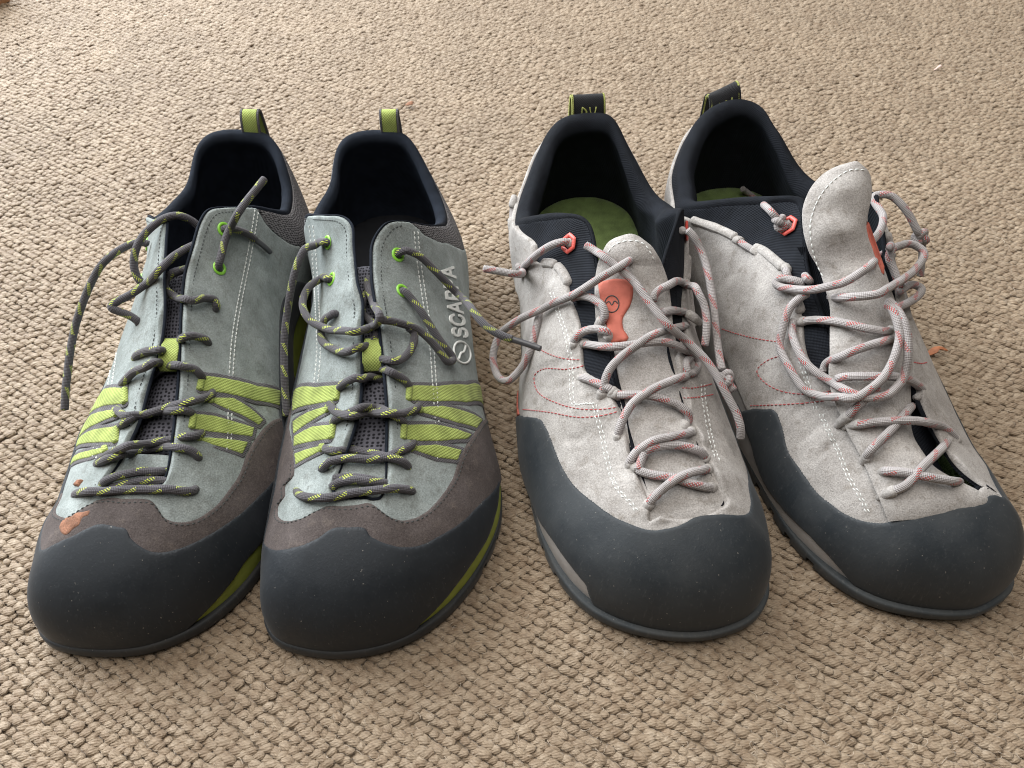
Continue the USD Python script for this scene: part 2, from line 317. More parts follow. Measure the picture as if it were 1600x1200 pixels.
def rubber(name, c, dust, rough=.55, amount=.5):
    return M(name, {
        'g': ('geometry', {}), 'n1': ('noise_texture', {'scale': 38, 'detail': 6, 'roughness': .65}), 'n2': ('noise_texture', {'scale': 900, 'detail': 3, 'roughness': .7}), 'm': ('mapping', {'scale': (240, 240, 30), 'rotation': (0, .5, .2)}),
        'n3': ('noise_texture', {'scale': 3.0, 'detail': 4, 'roughness': .7}), 'n4': ('noise_texture', {'scale': 800, 'detail': 1}),
        'r1': ('rgb_ramp', {'ramp': [(.38, (0, 0, 0)), (.75, (amount, amount, amount))]}), 'r4': ('rgb_ramp', {'ramp': [(.755, (0, 0, 0)), (.8, (.6, .6, .6))]}), 'mx': ('mix', {'color1': c, 'color2': dust}), 'mx2': ('mix', {'color2': (.3, .28, .25)}), 'r5': ('rgb_ramp', {'ramp': [(.57, (0, 0, 0)), (.8, (.5, .5, .5))]}), 'mx3': ('mix', {'color2': tuple(1.5 * x for x in dust)}),
        'rr': ('rgb_ramp', {'ramp': [(.3, (rough - .1,) * 3), (.7, (rough + .2,) * 3)]}), 'b': ('bump', {'strength': .25, 'distance': .0003}), 'b2': ('bump', {'strength': .2, 'distance': .0004}),
        'p': ('principled_bsdf', {'specular_ior_level': .3, 'sheen_weight': .06, 'sheen_roughness': .4})},
        [('g.position', 'n1.vector'), ('g.position', 'n2.vector'), ('g.position', 'm.vector'), ('m.vector', 'n3.vector'), ('g.position', 'n4.vector'), ('n1.fac', 'r1.fac'), ('r1.color', 'mx.fac'), ('n4.fac', 'r4.fac'), ('n3.fac', 'r5.fac'), ('r5.color', 'mx3.fac'), ('mx.color', 'mx3.color1'), ('mx3.color', 'mx2.color1'), ('r4.color', 'mx2.fac'),
         ('mx2.color', 'p.base_color'), ('n1.fac', 'rr.fac'), ('rr.color', 'p.roughness'), ('n2.fac', 'b.height'), ('n3.fac', 'b2.height'), ('b2.normal', 'b.normal'), ('b.normal', 'p.normal')])
def weave(name, c1, c2, pu, pv, rough=.75, bump=.0005, diag=0.0, sheen=.1, spec=.2):
    """woven or knitted cloth from the sheet's own coordinates (mm)"""
    k = 2 * math.pi
    return M(name, {
        'uv': ('uvmap', {'attribute': 'st'}), 's': ('separate_xyz', {}), 'g': ('geometry', {}), 'n': ('noise_texture', {'scale': 130, 'detail': 4}), 'rn': ('rgb_ramp', {'ramp': [(.3, (.7, .7, .7)), (.7, (1.15, 1.15, 1.15))]}),
        'd': ('math', {'math_type': 'multiply_add', 'value2': diag}), 'a': ('math', {'math_type': 'multiply', 'value2': k / pu}), 'b_': ('math', {'math_type': 'multiply', 'value2': k / pv}),
        'sa': ('math', {'math_type': 'sine'}), 'sb': ('math', {'math_type': 'sine'}), 'h': ('math', {'math_type': 'multiply'}), 'h2': ('math', {'math_type': 'multiply_add', 'value2': .5, 'value3': .5}),
        'r': ('rgb_ramp', {'ramp': [(.1, c2), (.65, c1)]}), 'ml': ('mix', {'mix_type': 'multiply', 'fac': 1.0}), 'b': ('bump', {'strength': .6, 'distance': bump}),
        'p': ('principled_bsdf', {'roughness': rough, 'specular_ior_level': spec, 'sheen_weight': sheen})},
        [('uv.UV', 's.vector'), ('s.y', 'd.value1'), ('s.x', 'd.value3'), ('d.value', 'a.value1'), ('s.y', 'b_.value1'), ('a.value', 'sa.value1'), ('b_.value', 'sb.value1'), ('sa.value', 'h.value1'), ('sb.value', 'h.value2'), ('h.value', 'h2.value1'),
         ('h2.value', 'r.fac'), ('g.position', 'n.vector'), ('n.fac', 'rn.fac'), ('r.color', 'ml.color1'), ('rn.color', 'ml.color2'), ('ml.color', 'p.base_color'), ('h2.value', 'b.height'), ('b.normal', 'p.normal')])
def net(name, c1, hole, pitch=2.1):
    return M(name, {
        'uv': ('uvmap', {'attribute': 'st'}), 'v': ('voronoi_texture', {'scale': 1 / pitch, 'randomness': .4, 'feature': 'f1', 'dimensions': '2D'}), 'r': ('rgb_ramp', {'ramp': [(.22, hole), (.4, c1)]}),
        'i': ('math', {'math_type': 'multiply', 'value2': 1.0}), 'b': ('bump', {'strength': .8, 'distance': .0008}), 'p': ('principled_bsdf', {'roughness': .8, 'specular_ior_level': .2})},
        [('uv.UV', 'v.vector'), ('v.distance', 'r.fac'), ('r.color', 'p.base_color'), ('v.distance', 'i.value1'), ('i.value', 'b.height'), ('b.normal', 'p.normal')])
def lacemat(name, c, c_dark, fleck, period, width, gate):
    k = 2 * math.pi
    return M(name, {
        'uv': ('uvmap', {'attribute': 'st'}), 's': ('separate_xyz', {}), 'g': ('geometry', {}),
        'a1': ('math', {'math_type': 'multiply', 'value2': k * 9}), 'l1': ('math', {'math_type': 'multiply', 'value2': k / 1.5}), 'pl': ('math', {'math_type': 'add'}), 'mi': ('math', {'math_type': 'subtract'}),
        'sp': ('math', {'math_type': 'sine'}), 'sm': ('math', {'math_type': 'sine'}), 'h': ('math', {'math_type': 'multiply'}), 'h2': ('math', {'math_type': 'multiply_add', 'value2': .5, 'value3': .5}),
        'a2': ('math', {'math_type': 'multiply', 'value2': k * 2}), 'l2': ('math', {'math_type': 'multiply_add', 'value2': -k / period}), 's2': ('math', {'math_type': 'sine'}), 'gt': ('math', {'math_type': 'greater_than', 'value2': width}),
        'dt': ('math', {'math_type': 'greater_than', 'value2': .1}), 'fm0': ('math', {'math_type': 'multiply'}), 'fm': ('math', {'math_type': 'multiply'}), 'l3': ('math', {'math_type': 'multiply', 'value2': k / gate}), 's3': ('math', {'math_type': 'sine'}), 'g3': ('math', {'math_type': 'greater_than', 'value2': -.15}), 'r': ('rgb_ramp', {'ramp': [(.1, c_dark), (.6, c)]}), 'mx': ('mix', {'color2': fleck}),
        'n': ('noise_texture', {'scale': 90, 'detail': 3}), 'rn': ('rgb_ramp', {'ramp': [(.3, (.75, .74, .72)), (.65, (1.1, 1.1, 1.1))]}), 'ml': ('mix', {'mix_type': 'multiply', 'fac': 1.0}),
        'b': ('bump', {'strength': .7, 'distance': .0005}), 'p': ('principled_bsdf', {'roughness': .7, 'specular_ior_level': .3, 'sheen_weight': .15})},
        [('uv.UV', 's.vector'), ('s.x', 'a1.value1'), ('s.y', 'l1.value1'), ('a1.value', 'pl.value1'), ('l1.value', 'pl.value2'), ('a1.value', 'mi.value1'), ('l1.value', 'mi.value2'), ('pl.value', 'sp.value1'), ('mi.value', 'sm.value1'),
         ('sp.value', 'h.value1'), ('sm.value', 'h.value2'), ('h.value', 'h2.value1'), ('s.x', 'a2.value1'), ('s.y', 'l2.value1'), ('a2.value', 'l2.value3'), ('l2.value', 's2.value1'), ('s2.value', 'gt.value1'), ('sp.value', 'dt.value1'),
         ('gt.value', 'fm0.value1'), ('dt.value', 'fm0.value2'), ('s.y', 'l3.value1'), ('l3.value', 's3.value1'), ('s3.value', 'g3.value1'), ('fm0.value', 'fm.value1'), ('g3.value', 'fm.value2'), ('h2.value', 'r.fac'), ('r.color', 'mx.color1'), ('fm.value', 'mx.fac'), ('g.position', 'n.vector'), ('n.fac', 'rn.fac'), ('mx.color', 'ml.color1'), ('rn.color', 'ml.color2'),
         ('ml.color', 'p.base_color'), ('h2.value', 'b.height'), ('b.normal', 'p.normal')])
def plain(name, c, rough=.6, spec=.3, vary=.15, scale=120, sheen=0.0):
    return M(name, {'g': ('geometry', {}), 'n': ('noise_texture', {'scale': scale, 'detail': 4}), 'r': ('rgb_ramp', {'ramp': [(.3, tuple(x * (1 - vary) for x in c)), (.7, tuple(x * (1 + vary) for x in c))]}),
                    'n2': ('noise_texture', {'scale': 1300, 'detail': 2}), 'b': ('bump', {'strength': .3, 'distance': .0003}), 'p': ('principled_bsdf', {'roughness': rough, 'specular_ior_level': spec, 'sheen_weight': sheen})},
             [('g.position', 'n.vector'), ('n.fac', 'r.fac'), ('r.color', 'p.base_color'), ('g.position', 'n2.vector'), ('n2.fac', 'b.height'), ('b.normal', 'p.normal')])
mat = dict(
    suede_a=suede('grey_green_suede', (.285, .318, .313), (.2, .226, .22), (.12, .12, .11)),
    brown=suede('brown_suede', (.098, .083, .08), (.075, .063, .06), (.15, .125, .11), fuzz=.15),
    rubber_a=rubber('black_rubber', (.013, .0165, .021), (.038, .043, .049), .58, .35),
    sole_a=rubber('black_sole_rubber', (.024, .027, .03), (.09, .085, .08), .6, .5),
    green=weave('green_webbing', (.36, .435, .12), (.24, .3, .075), 1.5, 1.5),
    grey_edge=weave('grey_webbing_edge', (.14, .135, .145), (.06, .058, .065), 1.2, 1.0),
    net_a=net('grey_net', (.17, .165, .17), (.025, .024, .026), 1.7), net_t=net('tongue_net', (.15, .15, .18), (.02, .02, .026), 2.0),
    lining_a=weave('black_lining_cloth', (.022, .028, .041), (.013, .017, .025), .9, .9, sheen=.0, spec=.1),
    lime=plain('lime_foam', (.31, .37, .07), .7), eyelet=plain('green_eyelet_enamel', (.25, .6, .06), .35, .5, .05),
    lace_a=lacemat('charcoal_lace', (.085, .08, .09), (.045, .042, .05), (.5, .58, .09), 13.0, .6, 11.0),
    thread=plain('white_thread', (.62, .64, .62), .8), dthread=plain('dark_thread', (.045, .05, .05), .8), logo=plain('white_embroidery', (.72, .74, .72), .8),
    clay=suede('orange_clay', (.31, .155, .1), (.2, .105, .07), (.13, .1, .085), fuzz=0, scale=3.0), tip=plain('lace_tip_plastic', (.07, .07, .075), .3, .5),
    suede_b=suede('pale_grey_suede', (.4, .38, .363), (.3, .281, .265), (.185, .162, .138), grime=.6),
    rubber_b=rubber('slate_rubber', (.025, .0305, .036), (.07, .074, .076), .58, .45),
    sole_b=rubber('slate_sole_rubber', (.038, .045, .05), (.12, .115, .105), .6, .55),
    midsole_b=plain('grey_foam', (.4, .38, .365), .7), black=weave('black_padded_mesh', (.014, .0165, .022), (.005, .006, .009), 1.6, 1.2, diag=.5, sheen=.0, spec=.12),
    insole_b=weave('green_insole_cloth', (.13, .185, .06), (.1, .15, .045), 1.2, 1.2), red=plain('red_leather', (.43, .12, .085), .7, .2), hexm=plain('red_eyelet', (.6, .09, .07), .4, .5, .06),
    lace_b=lacemat('pale_grey_lace', (.4, .375, .37), (.22, .2, .205), (.4, .075, .07), 13.0, .5, 15.0), rthread=plain('red_thread', (.35, .07, .07), .8),
    yellow=weave('yellow_green_ribbon', (.4, .42, .12), (.28, .3, .08), 1.1, 1.1), tab=weave('black_ribbon', (.014, .014, .016), (.007, .007, .008), 1.0, 1.0),
    insole_a=plain('black_insole', (.008, .009, .012), .9), tipb=plain('pale_lace_tip', (.42, .42, .45), .35, .5),
)

# ------------------------------------------------------------------ shoe builders
def edge_path(last, trace, n=4):
    """traced points on the shoe -> smooth (a, V) path"""
    h = last.hit(trace); h = np.stack([h[:, 0], h[:, 1] * VS], 1)
    return spline2(h, n)
def outline(last, off, n=720):
    a = np.linspace(0, last.L, n, endpoint=False)
    p = last.local(a, np.zeros(n)); t = np.roll(p, -1, 0) - np.roll(p, 1, 0)
    o = np.stack([-t[:, 1], t[:, 0]], 1); o /= np.linalg.norm(o, axis=1, keepdims=True)
    o = np.where(((o * last.out[np.clip(np.searchsorted(last.A, a) - 1, 0, len(last.A) - 1)][:, :2]).sum(1) < 0)[:, None], -o, o)
    return a, p[:, :2] + o * np.broadcast_to(off, (n,))[:, None], o
def outsole(last, spring=3.0, lip=3.0, side=1.2):
    """tread rubber as one loft: rounded edge, notches between the lugs, a little toe spring"""
    n = 900
    a, p, o = outline(last, 0.0, n)
    s = p[:, 1]; lipw = side + (lip - side) * np.clip(1.25 - s / 60, 0, 1)
    k = (np.arange(n) * last.L / n) % 15.5
    notch = ((k < 4.0) & (s > 34) & (s < 292)).astype(float)
    rows = [(-3.5, 0, 1), (-.6, 0, 1), (.2, .8, 1), (.3, 3.6, 1), (.3, 4.2, 0), (.3, 6.0, 0), (-.1, 6.9, 0), (-.8, 7.3, 0), (-5.0, 7.6, 0)]
    V = []
    for off, z, nt in rows:
        q = p + o * (lipw + off - 4.2 * notch * nt)[:, None]
        sp = spring * np.clip(1 - s / 60, 0, 1)**2
        V.append(np.column_stack([q, z + sp * (1 - z / 12) + .2]))
    V = np.array(V); m = len(rows)
    i = np.arange(m * n).reshape(m, n); j = np.roll(i, -1, 1)
    F = np.vstack([np.stack([i[:-1], i[1:], j[1:]], -1).reshape(-1, 3), np.stack([i[:-1], j[1:], j[:-1]], -1).reshape(-1, 3)])
    L = V.reshape(-1, 3)
    pg = trimesh.creation.triangulate_polygon(Polygon(V[0][:, :2]), engine='earcut')
    kd = cKDTree(V[0][:, :2])
    for r_, flip in ((0, True), (m - 1, False)):
        kd = cKDTree(V[r_][:, :2]); idx = kd.query(pg[0])[1]; f = idx[pg[1]] + r_ * n
        F = np.vstack([F, f[:, ::-1] if flip else f])
    tm = trimesh.Trimesh(last.world(L), F, process=False); trimesh.repair.fix_normals(tm)
    return tm
def inward(last, p):
    """horizontal direction from the wall to the shoe's middle line, local"""
    d = np.stack([-p[..., 0], np.clip(p[..., 1], 70, 236) - p[..., 1], 0 * p[..., 0]], -1)
    return d / np.maximum(np.linalg.norm(d, axis=-1, keepdims=True), 1e-6)
def lining(last, roll, lift=1.0, s_front=165.0, thin=.9, n=420, wall=2.6):
    """the inside of the shoe: from the rim over a padded roll down to the insole"""
    a = np.linspace(0, last.L, n); R = last.local(a, np.ones(n)); g = inward(last, R)
    w = np.clip((R[:, 1] - s_front) / 30, 0, 1); w = w * w * (3 - 2 * w)
    ro = (thin + (roll - thin) * w)[:, None]; up = np.array([0, 0, 1.0])
    P7, P4, B = last.local(a, np.full(n, .8)), last.local(a, np.full(n, .45)), last.local(a, np.zeros(n))
    g7, g4, gb = inward(last, P7), inward(last, P4), inward(last, B)
    key = [R - up * .6 * ro, R + up * lift * .55 * ro + g * .1 * ro, R + up * lift * ro * .95 + g * .6 * ro, R + up * lift * ro * .75 + g * 1.3 * ro, R + up * (-.4 * ro) + g * 1.9 * ro, P7 + g7 * (1.7 * ro + wall * .6), P4 + g4 * (1.2 * ro + wall), B + gb * (wall + 4) + up * 12]
    t = np.linspace(0, 1, len(key)); f = Akima1DInterpolator(t, np.array(key))
    tt = np.linspace(0, 1, 40); V = f(tt)
    m = len(tt); i = np.arange(m * n).reshape(m, n)
    F = np.vstack([np.stack([i[:-1, :-1], i[1:, :-1], i[1:, 1:]], -1).reshape(-1, 3), np.stack([i[:-1, :-1], i[1:, 1:], i[:-1, 1:]], -1).reshape(-1, 3)])
    uv = np.stack(np.broadcast_arrays(a[None, :], (tt * 75)[:, None]), -1).reshape(-1, 2)
    return last.world(V.reshape(-1, 3)), F, uv
def insole(last, z=20, rise=5):
    a, p, o = outline(last, -5.5, 200)
    P = Polygon(p).buffer(0)
    g = np.array([(x, y) for x in np.arange(-70, 75, 6.) for y in np.arange(8, 300, 6.) if P.buffer(-2).contains(shapely.Point(x, y))])
    b = np.array(P.exterior.coords)[:-1]; pts = np.vstack([b, g]); tri = Delaunay(pts).simplices
    tri = tri[shapely.contains_xy(P, *pts[tri].mean(1).T)]
    e = np.clip(cKDTree(b).query(pts)[0] / 12, 0, 1)
    zz = z + rise * np.clip((pts[:, 1] - 120) / 150, 0, 1) + 2.5 * (1 - e)**2
    top = np.column_stack([pts, zz]); n = len(pts); nb = len(b)
    V = np.vstack([top, top - [0, 0, 4]])
    F = np.vstack([tri, tri[:, ::-1] + n, [[i, i + n, (i + 1) % nb] for i in range(nb)], [[(i + 1) % nb, i + n, (i + 1) % nb + n] for i in range(nb)]])
    tm = trimesh.Trimesh(last.world(V), F, process=False); trimesh.repair.fix_normals(tm)
    return tm.vertices, tm.faces, np.vstack([pts, pts])
def sheet(rows, across=15, thick=2.6, arch=3.0, n=8, fn=None):
    """a tongue: rows of (left, right) points in world metres; arched across, closed, with a soft edge"""
    rows = np.asarray(rows, float)
    t = np.concatenate([[0], np.cumsum(np.linalg.norm(np.diff(rows.mean(1), axis=0), axis=1))])
    f = Akima1DInterpolator(t, rows.reshape(len(rows), -1)); tt = np.linspace(0, t[-1], n * len(rows))
    Rw = f(tt).reshape(-1, 2, 3); m = len(Rw)
    u = np.sin(np.linspace(-1, 1, across) * np.pi / 2)
    Pm = Rw[:, None, 0] * (1 - u[None, :, None]) / 2 + Rw[:, None, 1] * (1 + u[None, :, None]) / 2
    du = np.gradient(Pm, axis=1); dv = np.gradient(Pm, axis=0); N = np.cross(du, dv); N /= np.maximum(np.linalg.norm(N, axis=-1, keepdims=True), 1e-12)
    if N[..., 2].mean() < 0: N = -N
    Pm = Pm + N * ((1 - u**2)[None, :, None] * arch / 1e3)
    if fn is not None: Pm = Pm + N * fn(u[None, :], (tt / tt[-1])[:, None], Pm)[..., None] / 1e3
    th = thick / 1e3 * np.sqrt(np.clip(1 - np.abs(u)**6, .02, 1))[None, :, None] * np.minimum(1, np.minimum(np.arange(m), np.arange(m)[::-1]) / 3 + .15)[:, None, None]
    top, bot = Pm + N * th / 2, Pm - N * th / 2
    i = np.arange(m * across).reshape(m, across)
    def quads(i): return np.vstack([np.stack([i[:-1, :-1], i[:-1, 1:], i[1:, 1:]], -1).reshape(-1, 3), np.stack([i[:-1, :-1], i[1:, 1:], i[1:, :-1]], -1).reshape(-1, 3)])
    F = np.vstack([quads(i), quads(i)[:, ::-1] + m * across])
    bnd = np.concatenate([i[0, :-1], i[:-1, -1], i[-1, :0:-1], i[:0:-1, 0]]); nx = np.roll(bnd, -1)
    F = np.vstack([F, np.stack([bnd, bnd + m * across, nx], 1), np.stack([nx, bnd + m * across, nx + m * across], 1)])
    uv1 = np.stack(np.broadcast_arrays(np.linspace(0, 45, across)[None], (tt * 1e3)[:, None]), -1).reshape(-1, 2)
    tm = trimesh.Trimesh(np.vstack([top.reshape(-1, 3), bot.reshape(-1, 3)]), F, process=False); trimesh.repair.fix_normals(tm)
    return (tm.vertices, tm.faces, np.vstack([uv1, uv1])), (top.reshape(-1, 3), quads(i)), (tt, top, N)
def dashes(P, N, length=1.6, gap=1.1, r=.32, lift=.15, zig=0.0):
    """a run of stitches along the points P (world m)"""
    s = np.concatenate([[0], np.cumsum(np.linalg.norm(np.diff(P, axis=0), axis=1))]) * 1e3
    out = []; x = 0.0; k = 0
    ip = lambda q, arr: np.array([np.interp(q, s, arr[:, j]) for j in range(3)])
    while x + length < s[-1]:
        q = [ip(x + length * f, P) for f in (0, .5, 1)]; nn = ip(x + length / 2, N); nn /= np.linalg.norm(nn)
        d = q[2] - q[0]; sd = np.cross(nn, d / max(np.linalg.norm(d), 1e-9)) * zig / 1e3 * (1 if k % 2 else -1)
        q = [q[0] - nn * .0003 - sd, q[1] + nn * lift / 1e3, q[2] - nn * .0003 + sd]
        out.append(tube(q, r / 1e3, 5)); x += length + gap; k += 1
    return out
def on_last(last, path, off):
    path = np.asarray(path, float)
    a, v = path[:, 0], path[:, 1] / VS
    N = last.normal(a, v)
    return last.p(a, v) + N * off / 1e3, N
def stitched(V, F, line, **kw):
    """stitches that follow a traced line on the finished leather"""
    q = spline2(line, 14); T, I, B = cast(q, V, F); ok = ~np.isnan(T)
    if ok.sum() < 6: return []
    d = rays(q)[ok]; n = np.cross(V[F[I[ok], 1]] - V[F[I[ok], 0]], V[F[I[ok], 2]] - V[F[I[ok], 0]]); n /= np.maximum(np.linalg.norm(n, axis=1, keepdims=True), 1e-12); n *= np.sign((n * -d).sum(1))[:, None]
    return dashes(CAM + d * T[ok][:, None] + n * .0001, n, **kw)
def ring(center, normal, R, r, sides=24, hexa=False, squash=1.0):
    n = np.array(normal) / np.linalg.norm(normal); x = np.cross([0, 1, .2], n); x /= np.linalg.norm(x); y = np.cross(n, x)
    if hexa:
        th = np.linspace(0, 2 * np.pi, 7); c = np.stack([np.cos(th), np.sin(th) * squash], 1)
        c = np.vstack([np.linspace(c[i], c[i + 1], 6, endpoint=False) for i in range(6)])
    else:
        th = np.linspace(0, 2 * np.pi, sides, endpoint=False); c = np.stack([np.cos(th), np.sin(th) * squash], 1)
    m = len(c); k = 10; ph = np.linspace(0, 2 * np.pi, k, endpoint=False)
    P = np.array(center) + (c[:, :1] * x + c[:, 1:] * y) * R / 1e3
    rad = (P - center) / np.linalg.norm(P - center, axis=1, keepdims=True)
    V = (P[:, None] + (np.cos(ph)[None, :, None] * rad[:, None] + np.sin(ph)[None, :, None] * n * .7) * r / 1e3).reshape(-1, 3)
    i = np.arange(m * k).reshape(m, k); j = np.roll(i, -1, 0); i2, j2 = np.roll(i, -1, 1), np.roll(j, -1, 1)
    return V, np.vstack([np.stack([i, j, j2], -1).reshape(-1, 3), np.stack([i, j2, i2], -1).reshape(-1, 3)])

class Hits:
    """all the surfaces that a lace can lie on"""
    def __init__(self, last, *extra):
        V, F, _ = last.grid(); self.V, self.F = V, F
        for v, f in extra: self.F = np.vstack([self.F, np.asarray(f) + len(self.V)]); self.V = np.vstack([self.V, v])
    def path(self, pts, base=1.0):
        """(x, y, h): h mm above what lies under the traced point; (x, y, 'z90'): at height 90 mm"""
        px = np.array([p[:2] for p in pts], float); d = rays(px)
        T, I, B = cast(px, self.V, self.F)
        nrm = np.cross(self.V[self.F[:, 1]] - self.V[self.F[:, 0]], self.V[self.F[:, 2]] - self.V[self.F[:, 0]])
        out = np.full((len(pts), 3), np.nan)
        for i, p in enumerate(pts):
            if isinstance(p[2], str): out[i] = CAM + d[i] * (float(p[2][1:]) / 1e3 - CAM_H) / d[i, 2]
            elif not np.isnan(T[i]):
                n = nrm[I[i]] / max(np.linalg.norm(nrm[I[i]]), 1e-12); c = max(abs(n @ d[i]), .5)
                out[i] = CAM + d[i] * (T[i] - (p[2] * (.82 if p[2] > 2 else 1) + base) / 1e3 / c)
        bad = np.isnan(out[:, 0])
        if bad.all():
            q = proj(self.V); out = np.array([CAM + x * np.linalg.norm(self.V[((q - y)**2).sum(1).argmin()] - CAM) for x, y in zip(d, px)])
        elif bad.any():
            k = np.arange(len(pts)); dist = np.linalg.norm(out - CAM, axis=1)
            dist[bad] = np.interp(k[bad], k[~bad], dist[~bad]); out[bad] = CAM + d[bad] * dist[bad, None]
        return out
def lace(parent, origin, hits, traces, r, material, name='lace'):
    parts, v0 = [], 0.0
    for tr in traces:
        c = curve(hits.path(tr))
        parts.append(tube(c, r / 1e3, 14, v0=v0)); v0 += 37.0
    V, F, uv = cat(parts)
    return put(parent, name, (V, F), material, uv=uv, origin=origin)
def sleeves(hits, traces, r):
    """the folded leather that a lace runs under where it leaves sight"""
    out = []
    for tr in traces:
        P = hits.path(tr)
        for e, (i, j) in enumerate(((0, 1), (-1, -2))):
            if isinstance(tr[i][2], str) or tr[i][2] > 0: continue
            d = P[i] - P[j]; l = np.linalg.norm(d)
            if l < 1e-6: continue
            d /= l; up = np.array([0, -.35, .94]); a = P[i] - d * min(.0024, .5 * l)
            q = curve([a + up * .0002, P[i] + up * .0003, P[i] + d * .0028 - up * .0008, P[i] + d * .0058 - up * .0026], .0007)
            t = np.linspace(0, 1, len(q)); out.append(tube(q, (r * np.interp(t, [0, .08, .5, 1], [.98, 1.12, 1.05, .7])) / 1e3, 12, flat=.9))
    return out
def flat_strip(path, width_dir, width, thick, n=4):
    """a ribbon: path (m x 3 world), one width direction; rectangle section with rounded edges"""
    P = curve(path, .0008); w = np.asarray(width_dir, float); w = w / np.linalg.norm(w)
    T = np.gradient(P, axis=0); T /= np.linalg.norm(T, axis=1, keepdims=True)
    W = w[None] - T * (T @ w)[:, None]; W /= np.linalg.norm(W, axis=1, keepdims=True); N = np.cross(T, W)
    hw, ht = width / 2e3, thick / 2e3
    prof = [(-hw, -ht * .4), (-hw, ht * .4), (-hw + ht * .6, ht), *[(x, ht) for x in np.linspace(-hw * .7, hw * .7, 5)], (hw - ht * .6, ht), (hw, ht * .4), (hw, -ht * .4), (hw - ht * .6, -ht), *[(x, -ht) for x in np.linspace(hw * .7, -hw * .7, 5)], (-hw + ht * .6, -ht)]
    prof = np.array(prof); m, k = len(P), len(prof)
    V = (P[:, None] + prof[None, :, :1] * W[:, None] + prof[None, :, 1:] * N[:, None])
    i = np.arange(m * k).reshape(m, k); j = np.roll(i, -1, 1)
    F = np.vstack([np.stack([i[:-1], j[:-1], j[1:]], -1).reshape(-1, 3), np.stack([i[:-1], j[1:], i[1:]], -1).reshape(-1, 3)])
    for e in (0, m - 1): F = np.vstack([F, [[i[e, 0], i[e, q], i[e, q + 1]] if e else [i[e, 0], i[e, q + 1], i[e, q]] for q in range(1, k - 1)]])
    s = np.concatenate([[0], np.cumsum(np.linalg.norm(np.diff(P, axis=0), axis=1))]) * 1e3
    uv = np.stack(np.broadcast_arrays(prof[None, :, 0] * 1e3 + 20, s[:, None]), -1).reshape(-1, 2)
    tm = trimesh.Trimesh(V.reshape(-1, 3), F, process=False); trimesh.repair.fix_normals(tm)
    return tm.vertices, tm.faces, uv
def a_near(last, c, s, v=0.0):
    """perimeter position a whose point at v lies nearest (c, s)"""
    a = np.linspace(0, last.L, 2000); p = last.local(a, np.full(2000, v))
    return a[((p[:, :2] - [c, s])**2).sum(1).argmin()]
def knot(center, r=3.2, turns=3, seed=0, R=.0019):
    th = np.linspace(0, 2 * np.pi * 1.35, 40); k = np.random.default_rng(seed).normal(size=3) * .3
    p = np.stack([np.sin(th) + 2 * np.sin(2 * th), np.cos(th) - 2 * np.cos(2 * th), -np.sin(3 * th) * 1.3], 1) * r / 3 / 1e3
    from scipy.spatial.transform import Rotation
    return tube(np.array(center) + Rotation.from_rotvec(k + [.6, .2, .3]).apply(p), R, 12)
def folds(last, seed, top, amp=1.0, pucker=1.4, cre=.9):
    """soft leather above the rubber: slow sag, creases where the foot bends, puckers along the laced edge"""
    def f(p, l, a, v, d):
        q = p * 1e3; s, V = l[:, 1], v * VS
        free = np.clip((V - np.interp(a, top[:, 0], top[:, 1]) - 3) / 9, 0, 1)
        sag = 1.3 * amp * (meshkit.fbm(q / np.array([34, 26, 30]) + seed, 3, seed) - .5) * 2
        w = s + 9 * (meshkit.noise(q / 17 + seed, seed) - .5) + .12 * l[:, 0]
        cr = -cre * np.clip(1 - np.abs(np.sin(np.pi * w / 12.5)) * 2.2, 0, 1)**1.5 * np.clip((s - 45) / 15, 0, 1) * np.clip((135 - s) / 25, 0, 1) * np.clip(meshkit.noise(q / 15 + 5, seed + 2) * 2 - .55, 0, 1)
        pk = pucker * np.exp(-(VS - V) / 7) * (.35 + .65 * np.sin(2 * np.pi * s / 18 + seed)) * np.clip((165 - s) / 15, 0, 1)
        return np.maximum((sag + cr + pk) * free, -1.1) + .35 * (meshkit.fbm(q / 7 + seed, 2, seed) - .5)
    return f
def wrinkle(seed, amp):
    def f(p, l, a, v, d):
        q = p * 1e3
        return amp * (meshkit.fbm(q / np.array([26, 15, 20]) + seed, 3, seed) - .5) * 2
    return f
